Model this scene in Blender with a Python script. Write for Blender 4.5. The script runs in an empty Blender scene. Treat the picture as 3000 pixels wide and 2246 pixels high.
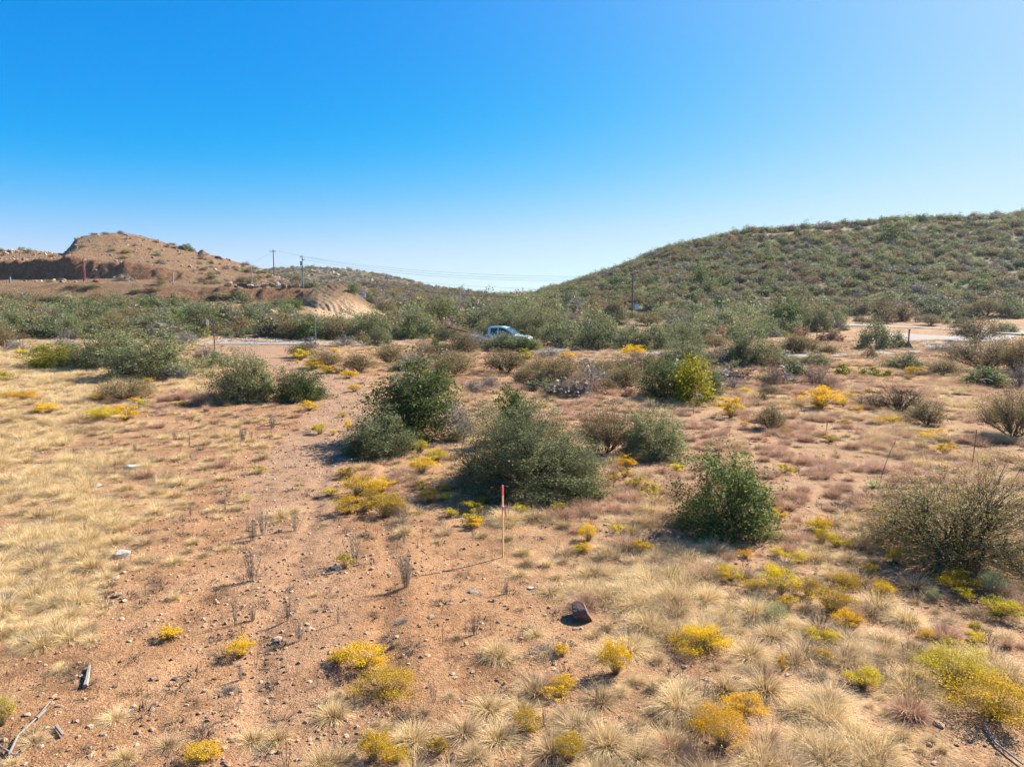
import bpy, math, random
import numpy as np
C = bpy.context.scene
R = math.radians
# ------------------------------------------------------------------ camera
F = 2083.0; PITCH = R(6.65); CAMZ = 4.2
cp, sp = math.cos(PITCH), math.sin(PITCH)
cam_d = bpy.data.cameras.new('camera'); cam = bpy.data.objects.new('camera', cam_d)
C.collection.objects.link(cam); C.camera = cam
cam.location = (0, 0, CAMZ); cam.rotation_euler = (math.pi/2 - PITCH, 0, 0)
cam_d.sensor_width = 36; cam_d.lens = F/3000*36
cam_d.clip_start = .1; cam_d.clip_end = 6000
# ------------------------------------------------------------------ world + sun
SUN_EL, SUN_AZ = 37.4, 54.5          # azimuth clockwise from +Y
w = bpy.data.worlds.new('World'); C.world = w; w.use_nodes = True
wn, wl = w.node_tree.nodes, w.node_tree.links
bgn = wn['Background']; sky = wn.new('ShaderNodeTexSky'); sky.sky_type = 'NISHITA'
sky.sun_disc = False; sky.sun_elevation = R(SUN_EL); sky.sun_rotation = R(SUN_AZ)
sky.altitude = 1500; sky.air_density = 1.0; sky.dust_density = .7; sky.ozone_density = 3.0
EXPO, SKYK = 1.38, .13
hs = wn.new('ShaderNodeHueSaturation'); hs.inputs['Saturation'].default_value = 1.25; hs.inputs['Value'].default_value = .1657   # sky in display range
cv = wn.new('ShaderNodeRGBCurve'); wl.new(sky.outputs[0], hs.inputs['Color']); wl.new(hs.outputs[0], cv.inputs['Color'])
for ch, pts in ((0, [(0,0),(.13,.0),(.18,.01),(.25,.085),(.42,.33),(.6,.52),(1,.62)]), (1, [(0,0),(.24,.255),(.36,.34),(.56,.50),(.87,.71),(1,.77)]), (2, [(0,0),(.3,.5),(.66,.88),(1,.97)])):
    q = cv.mapping.curves[ch]; q.points[0].location = pts[0]; q.points[1].location = pts[-1]
    for a_ in pts[1:-1]: q.points.new(*a_)
cv.mapping.update()
tcw = wn.new('ShaderNodeTexCoord'); dt = wn.new('ShaderNodeVectorMath'); dt.operation = 'DOT_PRODUCT'; wl.new(tcw.outputs['Generated'], dt.inputs[0])
dt.inputs[1].default_value = (math.sin(R(SUN_AZ))*math.cos(R(SUN_EL)), math.cos(R(SUN_AZ))*math.cos(R(SUN_EL)), math.sin(R(SUN_EL)))
mp = wn.new('ShaderNodeMath'); mp.operation = 'MAXIMUM'; wl.new(dt.outputs['Value'], mp.inputs[0]); mp.inputs[1].default_value = 0
pw = wn.new('ShaderNodeMath'); pw.operation = 'POWER'; wl.new(mp.outputs[0], pw.inputs[0]); pw.inputs[1].default_value = 6     # hazy glow round the sun
ml = wn.new('ShaderNodeMath'); ml.operation = 'MULTIPLY'; wl.new(pw.outputs[0], ml.inputs[0]); ml.inputs[1].default_value = .8
gm_ = wn.new('ShaderNodeMix'); gm_.data_type = 'RGBA'; wl.new(ml.outputs[0], gm_.inputs[0]); wl.new(cv.outputs[0], gm_.inputs[6]); gm_.inputs[7].default_value = (.74, .86, 1, 1)
vm = wn.new('ShaderNodeVectorMath'); vm.operation = 'SCALE'; vm.inputs['Scale'].default_value = 1/(SKYK*2**EXPO); wl.new(gm_.outputs[2], vm.inputs[0]); wl.new(vm.outputs[0], bgn.inputs[0]); bgn.inputs[1].default_value = SKYK
sd = bpy.data.lights.new('sun', 'SUN'); so = bpy.data.objects.new('sun', sd); C.collection.objects.link(so)
sd.energy = 5.0; sd.angle = R(.53); sd.color = (1, .92, .80)
from mathutils import Vector
sdir = Vector((math.sin(R(SUN_AZ))*math.cos(R(SUN_EL)), math.cos(R(SUN_AZ))*math.cos(R(SUN_EL)), math.sin(R(SUN_EL))))
so.rotation_euler = sdir.to_track_quat('Z', 'Y').to_euler()
C.view_settings.view_transform = 'Standard'; C.view_settings.look = 'None'; C.view_settings.exposure = EXPO; C.view_settings.gamma = 1
C.cycles.max_bounces = 5; C.cycles.diffuse_bounces = 2; C.cycles.transmission_bounces = 3; C.cycles.transparent_max_bounces = 6
# ------------------------------------------------------------------ projection helpers (the photograph was 3000 x 2246)
def slope(y):                       # Z/Y of the ray through image row y on the centre plane
    v = (1123-np.asarray(y, float))/F
    return (-sp + v*cp)/(cp + v*sp)
def to_px(X, Y, Z):
    d = Y*cp - (Z-CAMZ)*sp
    return 1500 + F*X/d, 1123 - F*(Y*sp + (Z-CAMZ)*cp)/d
def smooth(a, b, x):
    t = np.clip((x-a)/(b-a), 0, 1); return t*t*(3-2*t)
_nr = np.random.RandomState(5); _N = _nr.rand(256, 256)
def vnoise(x, y):
    x = np.asarray(x, float); y = np.asarray(y, float)
    xi = np.floor(x).astype(int); yi = np.floor(y).astype(int); fx = x-xi; fy = y-yi
    fx = fx*fx*(3-2*fx); fy = fy*fy*(3-2*fy)
    a = _N[xi % 256, yi % 256]; b = _N[(xi+1) % 256, yi % 256]; c = _N[xi % 256, (yi+1) % 256]; d = _N[(xi+1) % 256, (yi+1) % 256]
    return (a*(1-fx)+b*fx)*(1-fy) + (c*(1-fx)+d*fx)*fy
def fbm(x, y, o=4):
    s = 0; a = .5
    for i in range(o):
        s = s + a*(vnoise(x*2**i + 17*i, y*2**i + 31*i) - .5)*2; a *= .5
    return s
# ------------------------------------------------------------------ terrain
# columns: image column at the horizon; rows: (distance, image row) of ground near foot, foot, bank top, pad back, cut top, crest, behind, far foot, far crest
TC = [
 (-900, [(105,940),(138,868),(146,838),(172,820),(176,790),(215,740),(300,775),(420,860),(600,800)]),
 (0,    [(105,940),(138,866),(146,838),(172,820),(174.4,768),(215,738),(300,775),(420,860),(600,800)]),
 (60,   [(105,940),(138,866),(146,837),(172,820),(174.4,766),(215,734),(300,775),(420,860),(600,800)]),
 (120,  [(105,940),(138,866),(146,836),(172,821),(174.4,764),(215,738),(300,775),(420,860),(600,800)]),
 (195,  [(105,940),(138,868),(146,832),(172,822),(174.4,757),(215,747),(300,775),(420,860),(600,800)]),
 (212,  [(105,940),(138,868),(146,831),(172,822),(174.4,750),(215,730),(300,765),(420,860),(600,800)]),
 (235,  [(105,940),(138,870),(146,830),(172,821),(175.2,752),(215,699),(300,755),(420,860),(600,800)]),
 (290,  [(105,940),(138,870),(146,828),(172,818),(175.6,763),(215,685),(300,740),(420,860),(600,800)]),
 (350,  [(105,940),(138,872),(146,829),(172,818),(175.6,766),(215,683),(300,730),(420,860),(600,800)]),
 (420,  [(105,940),(138,875),(146,830),(172,820),(175.6,776),(215,692),(300,730),(420,860),(600,800)]),
 (500,  [(105,940),(138,880),(146,834),(172,824),(175.6,795),(215,715),(300,750),(420,860),(600,800)]),
 (580,  [(105,940),(138,882),(146,838),(172,828),(175.5,810),(215,738),(300,775),(420,860),(600,800)]),
 (660,  [(105,940),(138,884),(143,845),(165,832),(172,818),(215,762),(300,795),(420,860),(600,796)]),
 (740,  [(105,940),(138,886),(142,850),(165,835),(172,822),(215,785),(300,812),(420,860),(600,793)]),
 (800,  [(105,942),(138,888),(142,850),(165,838),(172,828),(215,803),(300,830),(420,860),(600,788)]),
 (870,  [(105,945),(136,895),(142,846),(160,845),(172,842),(215,824),(300,840),(420,862),(600,783)]),
 (930,  [(105,947),(128,905),(142,837),(150,846),(172,855),(215,842),(300,848),(420,862),(600,784)]),
 (1000, [(105,949),(122,922),(142,835),(147,846),(172,872),(215,858),(320,844),(420,858),(600,787)]),
 (1040, [(105,950),(118,932),(140,860),(147,866),(172,880),(215,866),(320,838),(420,852),(600,791)]),
 (1085, [(105,950),(116,936),(138,893),(147,890),(172,886),(215,872),(320,836),(420,852),(600,797)]),
 (1130, [(105,950),(116,938),(134,918),(147,905),(172,890),(215,872),(320,836),(420,852),(600,806)]),
 (1200, [(105,948),(120,930),(134,918),(150,903),(172,890),(215,874),(320,840),(420,856),(600,822)]),
 (1300, [(105,945),(120,926),(134,914),(150,904),(172,893),(215,880),(320,849),(420,866),(600,852)]),
 (1400, [(105,943),(120,924),(134,911),(150,902),(172,893),(215,882),(320,862),(420,874),(600,868)]),
 (1480, [(105,940),(120,922),(134,909),(150,900),(172,890),(215,880),(320,874),(420,878),(600,876)]),
 (1550, [(105,938),(120,920),(134,906),(150,894),(172,884),(215,874),(320,871),(420,876),(600,874)]),
 (1600, [(105,937),(120,919),(134,903),(150,888),(172,874),(215,856),(320,864),(420,872),(600,872)]),
 (1700, [(105,936),(120,918),(134,896),(150,876),(172,856),(215,827),(320,840),(420,860),(600,860)]),
 (1800, [(105,938),(122,922),(134,890),(150,864),(172,835),(215,795),(320,810),(420,840),(600,850)]),
 (1900, [(105,942),(124,927),(132,893),(150,850),(172,810),(215,752),(320,775),(420,810),(600,850)]),
 (1925, [(105,942),(124,928),(132,893),(150,848),(172,806),(212,737),(320,765),(420,805),(600,850)]),
 (2100, [(105,947),(124,934),(132,898),(150,840),(172,784),(215,698),(320,735),(420,790),(600,850)]),
 (2200, [(105,948),(122,938),(130,902),(150,835),(172,773),(215,678),(320,715),(420,780),(600,850)]),
 (2400, [(105,950),(116,940),(128,905),(150,828),(172,760),(215,668),(320,700),(420,770),(600,850)]),
 (2600, [(105,953),(112,940),(128,895),(150,820),(172,750),(215,648),(320,690),(420,770),(600,850)]),
 (2800, [(102,955),(112,940),(128,890),(150,812),(172,742),(215,644),(320,690),(420,770),(600,850)]),
 (3000, [(98,960),(110,935),(128,880),(150,800),(172,730),(215,630),(320,690),(420,770),(600,850)]),
 (3500, [(95,955),(108,925),(128,865),(150,780),(172,710),(215,615),(320,680),(420,770),(600,850)]),
]
_cx = np.array([c[0] for c in TC], float)
_cY = np.array([[k[0] for k in c[1]] for c in TC], float)
_cS = np.array([[slope(k[1]) for k in c[1]] for c in TC], float)
def col_of(X, Y): return 1500 + F*X/np.maximum(Y, .3)/cp
_tpo = np.array([[-1.5, 5.8], [-2.4, 8.4], [-2.7, 11], [-3.6, 15.5], [-4.0, 18], [-4.8, 23], [-5.2, 29], [-9.6, 36], [-14, 45], [-20, 56], [-24, 70.]])
def ground_z(X, Y):
    X = np.atleast_1d(np.asarray(X, float)); Y = np.atleast_1d(np.asarray(Y, float))
    c = np.clip(col_of(X, Y), _cx[0], _cx[-1])
    ky = np.stack([np.interp(c, _cx, _cY[:, k]) for k in range(9)], 1)
    ks = np.stack([np.interp(c, _cx, _cS[:, k]) for k in range(9)], 1)
    kz = CAMZ + ks*ky
    ky = np.concatenate([np.full((len(c), 1), 74.), ky, np.full((len(c), 1), 2300.)], 1)
    kz = np.concatenate([np.zeros((len(c), 1)), kz, np.full((len(c), 1), 5.)], 1)
    z = np.zeros(len(c))
    for k in range(10):
        m = (Y >= ky[:, k]) & (Y < ky[:, k+1])
        t = (Y[m]-ky[m, k])/(ky[m, k+1]-ky[m, k])
        if k not in (1, 2, 3, 4): t = t*.6 + .4*t*t*(3-2*t)
        z[m] = kz[m, k]*(1-t) + kz[m, k+1]*t
    z[Y >= 2300] = 5
    # relief
    near = 1 - smooth(60, 80, Y)
    xr = X - np.interp(Y, _tpo[:, 1], _tpo[:, 0]); rut = np.exp(-((np.abs(xr)-.72-.1*fbm(X*.3, Y*.3, 2))/.17)**2)*smooth(4, 6, Y)*(1-smooth(45, 60, Y))
    z = z - near*rut*.038*(.4+vnoise(X*.6, Y*.6)) + near*np.exp(-((xr-1.15)/.22)**2)*.05*vnoise(X*.9, Y*.9)*smooth(4, 6, Y)*(1-smooth(20, 30, Y))
    z = z + near*(.10*fbm(X*.16, Y*.16, 3) + .030*fbm(X*1.3+9, Y*1.3, 3))*smooth(1, 6, Y)
    mid = smooth(76, 100, Y)
    z = z + mid*.35*fbm(X*.12, Y*.12, 4)
    hill = smooth(150, 190, Y)
    z = z + hill*(.9*fbm(X*.06+3, Y*.06, 4))*np.where(c < 900, .9, .8) + hill*np.where(c < 900, .55, .1)*np.abs(fbm(X*.22, Y*.3, 4))
    # eroded cut walls on the left
    wall = np.exp(-((Y-175)/3.0)**2)*smooth(-60, 0, c)*(1-smooth(560, 640, c)) + .7*np.exp(-((Y-141)/3.5)**2)*smooth(480, 560, c)*(1-smooth(900, 960, c))
    z = z + wall*1.9*(np.abs(fbm(X*.35, Y*.2, 4)) - .25)
    # furrows on the graded earth mound
    mound = smooth(900, 960, c)*(1-smooth(1110, 1150, c))*smooth(116, 124, Y)*(1-smooth(141, 146, Y))
    fx = (X + (Y-130)*.48 + 2.4*fbm(X*.13, Y*.05, 3))/.95
    z = z + mound*(.30*(np.abs(fx % 1 - .5)*2)**.7*(.25+.9*vnoise(np.floor(fx)*.83+.4, 3+Y*.02)) + .22*fbm(X*.8, Y*.25, 4))
    return z
def gz(x, y): return float(ground_z([x], [y])[0])
def hit(px, py, ymin=3.0):
    """ground point seen at image position px, py"""
    u = (px-1500)/F; v = (1123-py)/F
    dy = cp + v*sp; dz = -sp + v*cp
    Ys = np.concatenate([np.arange(ymin, 120, .15), np.arange(120, 700, .5)])
    z = ground_z(u/dy*Ys, Ys); d = CAMZ + dz/dy*Ys - z
    i = np.where(d <= 0)[0]
    i = i[0] if len(i) else len(Ys)-1
    Y = Ys[i]
    return u/dy*Y, Y, gz(u/dy*Y, Y)
# image-space plan of the ground cover, read back to the ground it lies on
GX = np.array([0,250,500,750,1000,1250,1500,1750,2000,2250,2500,2750,3000], float)
GY = np.array([1040,1100,1150,1200,1250,1300,1400,1500,1600,1750,1900,2050,2246], float)
DEN = np.array([[int(k) for k in r] for r in ['7651355455666','8862156666677','9863147777788','8742147767888','8732145678898','9831155566888','8741166556777',
  '8631168656544','9610117965545','9511003888766','5211113688876','4111234688887','4112435678897']], float)/9
RED = np.array([[int(k) for k in r] for r in ['1122356666555','0012355666544','0023456677666','0133356777655','0122356877544','0011356788543','0011224689875',
  '0011112578876','0001111346655','0000111122333','0000011112222','0000011111111','0000011111111']], float)/9
def plan(X, Y, T):
    px, py = to_px(X, Y, 0*np.asarray(X))
    px = np.clip(px, 0, 2999.9); py = np.clip(py, 1040, 2245.9)
    i = np.clip(np.searchsorted(GX, px, 'right')-1, 0, 11); j = np.clip(np.searchsorted(GY, py, 'right')-1, 0, 11)
    a = (px-GX[i])/(GX[i+1]-GX[i]); b = (py-GY[j])/(GY[j+1]-GY[j])
    return (T[j, i]*(1-a)+T[j, i+1]*a)*(1-b) + (T[j+1, i]*(1-a)+T[j+1, i+1]*a)*b
# centre line of the dirt track: image points + half widths in metres
TRK = [(900,2246,.7),(880,1800,.9),(880,1640,1.0),(870,1480,1.1),(880,1370,1.3),(965,1260,1.3),(1030,1180,1.5),(960,1110,2.3),(860,1070,3.2),(800,1040,4.0),(780,1012,5.5)]
_tp = np.array([[*hit(a, b)[:2], c] for a, b, c in TRK])
def track(X, Y):
    Y = np.asarray(Y, float); o = np.argsort(_tp[:, 1])
    cx = np.interp(Y, _tp[o, 1], _tp[o, 0]); hw = np.interp(Y, _tp[o, 1], _tp[o, 2])
    e = hw*(1 + .35*fbm(X*.5, Y*.5, 3))
    return (1 - smooth(e*.55, e*1.3, np.abs(X-cx)))*(1-smooth(70, 71, Y))*(.45+.55*smooth(9, 20, Y))
# ------------------------------------------------------------------ mesh + material helpers
def mesh_q(name, V, Q, attrs=None, smooth_=False, mats=()):
    V = np.asarray(V, np.float32); Q = np.asarray(Q, np.int32)
    me = bpy.data.meshes.new(name); me.vertices.add(len(V)); me.vertices.foreach_set('co', V.ravel())
    k = Q.shape[1]; me.loops.add(Q.size); me.loops.foreach_set('vertex_index', Q.ravel())
    me.polygons.add(len(Q)); me.polygons.foreach_set('loop_start', np.arange(len(Q), dtype=np.int32)*k)
    if smooth_: me.polygons.foreach_set('use_smooth', np.ones(len(Q), bool))
    for n, a in (attrs or {}).items():
        a = np.asarray(a, np.float32)
        if a.ndim == 1: at = me.attributes.new(n, 'FLOAT', 'POINT'); at.data.foreach_set('value', a)
        else: at = me.attributes.new(n, 'FLOAT_COLOR', 'POINT'); at.data.foreach_set('color', np.concatenate([a, np.ones((len(a), 1), np.float32)], 1).ravel())
    for m in mats: me.materials.append(m)
    me.update(calc_edges=True); me.validate(); return me
def link(o): C.collection.objects.link(o); return o
def ob(name, me, parent=None, loc=(0, 0, 0)):
    o = link(bpy.data.objects.new(name, me)); o.parent = parent; o.location = loc; return o
def structure(name, me):
    o = ob(name, me); o['kind'] = 'structure'; return o
def tag(o, label, cat, group=None):
    o['label'] = label; o['category'] = cat
    if group: o['group'] = group
    return o
def root(name, loc, label, cat, group=None, rz=0, sc=(1, 1, 1)):
    o = link(bpy.data.objects.new(name, None)); o.location = loc; o.rotation_euler = (0, 0, rz); o.scale = sc
    return tag(o, label, cat, group)
class NT:
    def __init__(s, name):
        s.m = bpy.data.materials.new(name); s.m.use_nodes = True; s.n = s.m.node_tree.nodes; s.l = s.m.node_tree.links
        s.b = s.n['Principled BSDF']; s.out = s.n['Material Output']
    def N(s, t, **kw):
        n = s.n.new('ShaderNode'+t)
        for k, v in kw.items():
            if k.startswith('i_'):
                key = k[2:]; key = int(key) if key.isdigit() else key
                if isinstance(v, bpy.types.NodeSocket): s.l.new(v, n.inputs[key])
                else: n.inputs[key].default_value = v
            else: setattr(n, k, v)
        return n
    def mix(s, f, a, b, mode='MIX'):
        n = s.n.new('ShaderNodeMix'); n.data_type = 'RGBA'; n.blend_type = mode
        for k, v in ((0, f), (6, a), (7, b)):
            if isinstance(v, bpy.types.NodeSocket): s.l.new(v, n.inputs[k])
            else: n.inputs[k].default_value = v if k == 0 or len(v) == 4 else (*v, 1)
        return n.outputs[2]
    def ramp(s, f, pts, interp='LINEAR'):
        n = s.n.new('ShaderNodeValToRGB'); s.l.new(f, n.inputs[0]); n.color_ramp.interpolation = interp
        e = n.color_ramp.elements
        while len(e) > 1: e.remove(e[0])
        e[0].position = pts[0][0]; e[0].color = (*pts[0][1], 1)
        for p, c in pts[1:]: q = e.new(p); q.color = (*c, 1)
        return n.outputs[0]
    def math(s, op, a, b=0.0):
        n = s.n.new('ShaderNodeMath'); n.operation = op
        for k, v in ((0, a), (1, b)):
            if isinstance(v, bpy.types.NodeSocket): s.l.new(v, n.inputs[k])
            else: n.inputs[k].default_value = v
        return n.outputs[0]
    def noise(s, scale, detail=4, rough=.6, vec=None, kind='Noise'):
        n = s.n.new('ShaderNodeTex'+kind); n.inputs['Scale'].default_value = scale
        if kind == 'Noise': n.inputs['Detail'].default_value = detail; n.inputs['Roughness'].default_value = rough
        if vec is not None: s.l.new(vec, n.inputs['Vector'])
        return n
def simple(name, col, rough=.6, metal=0, var=.12, scale=14):
    t = NT(name); tc = t.N('TexCoord'); nz = t.noise(scale, 3, .6, tc.outputs['Object'])
    c = t.ramp(nz.outputs[0], [(.3, tuple(v*(1-var*1.6) for v in col)), (.7, tuple(min(1, v*(1+var)) for v in col))])
    t.l.new(c, t.b.inputs['Base Color']); t.b.inputs['Roughness'].default_value = rough; t.b.inputs['Metallic'].default_value = metal
    return t.m
def leafy(name, stops, trans=.35, rough=.65, vary=.35, spec=.15):
    """stops: colours picked per leaf; whole plants drift in tone"""
    t = NT(name); a = t.N('Attribute', attribute_name='tint'); oi = t.N('ObjectInfo')
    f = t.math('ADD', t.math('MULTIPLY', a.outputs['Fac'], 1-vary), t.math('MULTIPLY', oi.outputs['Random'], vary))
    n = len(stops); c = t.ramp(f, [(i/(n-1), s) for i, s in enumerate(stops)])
    t.l.new(c, t.b.inputs['Base Color']); t.b.inputs['Roughness'].default_value = rough; t.b.inputs['Specular IOR Level'].default_value = spec
    tr = t.N('BsdfTranslucent'); t.l.new(t.mix(.5, c, c, 'MIX'), tr.inputs[0]); mx = t.N('MixShader'); mx.inputs[0].default_value = trans
    t.l.new(t.b.outputs[0], mx.inputs[1]); t.l.new(tr.outputs[0], mx.inputs[2]); t.l.new(mx.outputs[0], t.out.inputs[0])
    return t.m
M = {}
M['oak'] = leafy('oak_leaf', [(.032,.04,.018),(.10,.115,.05),(.20,.215,.095),(.33,.335,.15),(.54,.52,.24)], .36, .6, .3, .15)
M['dark'] = leafy('dark_leaf', [(.022,.032,.010),(.06,.085,.026),(.11,.155,.042),(.20,.24,.065),(.40,.39,.09)], .38, .6, .25, .15)
M['olive'] = leafy('olive_leaf', [(.09,.07,.032),(.19,.145,.065),(.31,.235,.105),(.44,.33,.15)], .36, .6, .3, .15)
M['bright'] = leafy('bright_leaf', [(.09,.10,.008),(.18,.18,.012),(.30,.28,.02),(.42,.37,.03)], .4)
M['greyl'] = leafy('grey_leaf', [(.182,.161,.140),(.266,.231,.189),(.350,.294,.224)], .2)
M['rustl'] = leafy('rust_leaf', [(.208,.111,.065),(.325,.182,.104),(.429,.260,.130)], .3)
M['yleaf'] = leafy('yellow_leaf', [(.11,.10,.055),(.20,.18,.08),(.34,.28,.08),(.84,.64,.03)], .33, .6, .1, .15)
M['gold'] = leafy('gold_flower', [(.24,.16,.05),(.48,.32,.03),(.78,.50,.015),(.92,.64,.02)], .38, .8, .6, .1)
M['lime'] = leafy('lime_flower', [(.28,.24,.05),(.55,.44,.03),(.84,.64,.025)], .38, .8, .55, .1)
M['amber'] = leafy('amber_flower', [(.52,.27,.015),(.72,.42,.015),(.86,.56,.02)], .45, .8, .45, .1)
M['sage'] = leafy('sage_leaf', [(.24,.25,.11),(.38,.38,.18),(.52,.50,.27)], .4, .7, .35, .1)
M['stem'] = leafy('stem', [(.16,.12,.06),(.25,.19,.09),(.32,.25,.12)], .15, .8)
M['bark'] = leafy('bark', [(.035,.027,.022),(.06,.048,.04),(.10,.085,.075)], 0, .9)
M['barkgrey'] = leafy('bark_grey', [(.130,.111,.098),(.221,.195,.176),(.338,.305,.273)], 0, .9)
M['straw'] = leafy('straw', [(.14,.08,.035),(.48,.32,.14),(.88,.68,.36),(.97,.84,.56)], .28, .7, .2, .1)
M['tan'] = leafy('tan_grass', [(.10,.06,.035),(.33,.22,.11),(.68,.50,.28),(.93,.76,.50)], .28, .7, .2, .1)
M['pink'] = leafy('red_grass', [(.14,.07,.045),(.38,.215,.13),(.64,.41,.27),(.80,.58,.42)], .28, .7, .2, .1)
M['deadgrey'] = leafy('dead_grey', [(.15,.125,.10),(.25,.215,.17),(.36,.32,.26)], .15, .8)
M['litter'] = leafy('litter', [(.05,.04,.03),(.11,.085,.06),(.20,.16,.12)], .05, .9)
M['yucca'] = leafy('yucca_leaf', [(.25,.33,.13),(.36,.44,.19),(.48,.52,.26)], .25, .5)
# ------------------------------------------------------------------ ground material
def ground_mat():
    t = NT('earth'); tc = t.N('TexCoord'); P = tc.outputs['Object']
    A = t.N('Attribute', attribute_name='mask'); sep = t.N('SeparateColor'); t.l.new(A.outputs['Color'], sep.inputs[0])
    trk, lit, red = sep.outputs[0], sep.outputs[1], sep.outputs[2]
    B = t.N('Attribute', attribute_name='hill'); sb = t.N('SeparateColor'); t.l.new(B.outputs['Color'], sb.inputs[0])
    n1 = t.noise(.35, 6, .65, P); n2 = t.noise(3.2, 5, .7, P); n3 = t.noise(22, 4, .7, P)
    soil = t.ramp(n1.outputs[0], [(.3, (.25,.125,.058)), (.5, (.36,.19,.09)), (.72, (.43,.255,.14))])
    soil = t.mix(t.math('MULTIPLY', red, .9), soil, (.40,.235,.13))
    pth = t.ramp(n2.outputs[0], [(.3, (.30,.18,.105)), (.7, (.42,.27,.17))])
    c = t.mix(trk, soil, pth)
    c = t.mix(t.math('MULTIPLY', t.ramp(n2.outputs[0], [(.35, (0,0,0)), (.6, (1,1,1))]), t.math('MULTIPLY', lit, .8)), c, t.ramp(n1.outputs[0], [(.35, (.26,.165,.09)), (.65, (.50,.35,.19))]))
    v = t.noise(48, kind='Voronoi', vec=P); v2 = t.noise(60, kind='Voronoi', vec=P)
    # pebble tones, cell by cell
    pc = t.ramp(t.N('SeparateColor', i_0=v.outputs['Color']).outputs[0], [(0, (.38,.34,.32)), (.4, (.85,.85,.85)), (.9, (1.1,1.08,1.05)), (1, (1.6,1.5,1.4))])
    c = t.mix(.5, c, pc, 'MULTIPLY')
    n6 = t.noise(1.1, 6, .75, P)
    c = t.mix(.8, c, t.ramp(n6.outputs[0], [(.34, (.46,.41,.38)), (.47, (.84,.84,.84)), (.60, (1.0,1.0,1.0)), (.72, (1.2,1.2,1.18))]), 'MULTIPLY')
    c = t.mix(.55, c, t.ramp(n3.outputs[0], [(.25, (.5,.48,.46)), (.55, (1,1,1)), (.8, (1.2,1.2,1.2))]), 'MULTIPLY')
    # hill rock and scree
    n4 = t.noise(.5, 8, .75, P); n5 = t.noise(1.6, 6, .8, P)
    hillc = t.ramp(n4.outputs[0], [(.25, (.27,.15,.085)), (.45, (.46,.275,.15)), (.6, (.56,.37,.21)), (.8, (.40,.31,.19))])
    hillc = t.mix(.6, hillc, t.ramp(n5.outputs[0], [(.3, (.45,.42,.40)), (.55, (1,1,1)), (.75, (1.35,1.3,1.25))]), 'MULTIPLY')
    c = t.mix(sb.outputs[0], c, hillc)
    scrub = t.ramp(n4.outputs[0], [(.3, (.10,.09,.05)), (.5, (.17,.145,.08)), (.75, (.22,.175,.10))])
    c = t.mix(sb.outputs[1], c, scrub)
    mnd = t.ramp(n5.outputs[0], [(.3, (.36,.23,.125)), (.7, (.52,.35,.20))])
    c = t.mix(sb.outputs[2], c, mnd)
    cut = t.N('Attribute', attribute_name='cut'); c = t.mix(cut.outputs['Fac'], c, t.mix(.6, t.ramp(n4.outputs[0], [(.35, (.26,.12,.06)), (.65, (.48,.26,.14))]), t.ramp(n5.outputs[0], [(.35, (.4,.4,.4)), (.6, (1.5,1.4,1.3))]), 'MULTIPLY'))
    t.l.new(c, t.b.inputs['Base Color']); t.b.inputs['Roughness'].default_value = .95; t.b.inputs['Specular IOR Level'].default_value = .15
    bp = t.N('Bump'); bp.inputs['Strength'].default_value = 1; bp.inputs['Distance'].default_value = .03
    h = t.math('ADD', t.math('MULTIPLY', v.outputs['Distance'], -.22), t.math('ADD', t.math('MULTIPLY', n3.outputs[0], .6), t.math('MULTIPLY', n2.outputs[0], 1.6)))
    t.l.new(h, bp.inputs['Height'])
    b2 = t.N('Bump'); b2.inputs['Strength'].default_value = 1
    t.l.new(t.math('MULTIPLY', sb.outputs[0], 1.0), b2.inputs['Strength']); b2.inputs['Distance'].default_value = 2.6
    t.l.new(n5.outputs[0], b2.inputs['Height']); t.l.new(bp.outputs[0], b2.inputs['Normal']); t.l.new(b2.outputs[0], t.b.inputs['Normal'])
    return t.m
M['earth'] = ground_mat()
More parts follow.
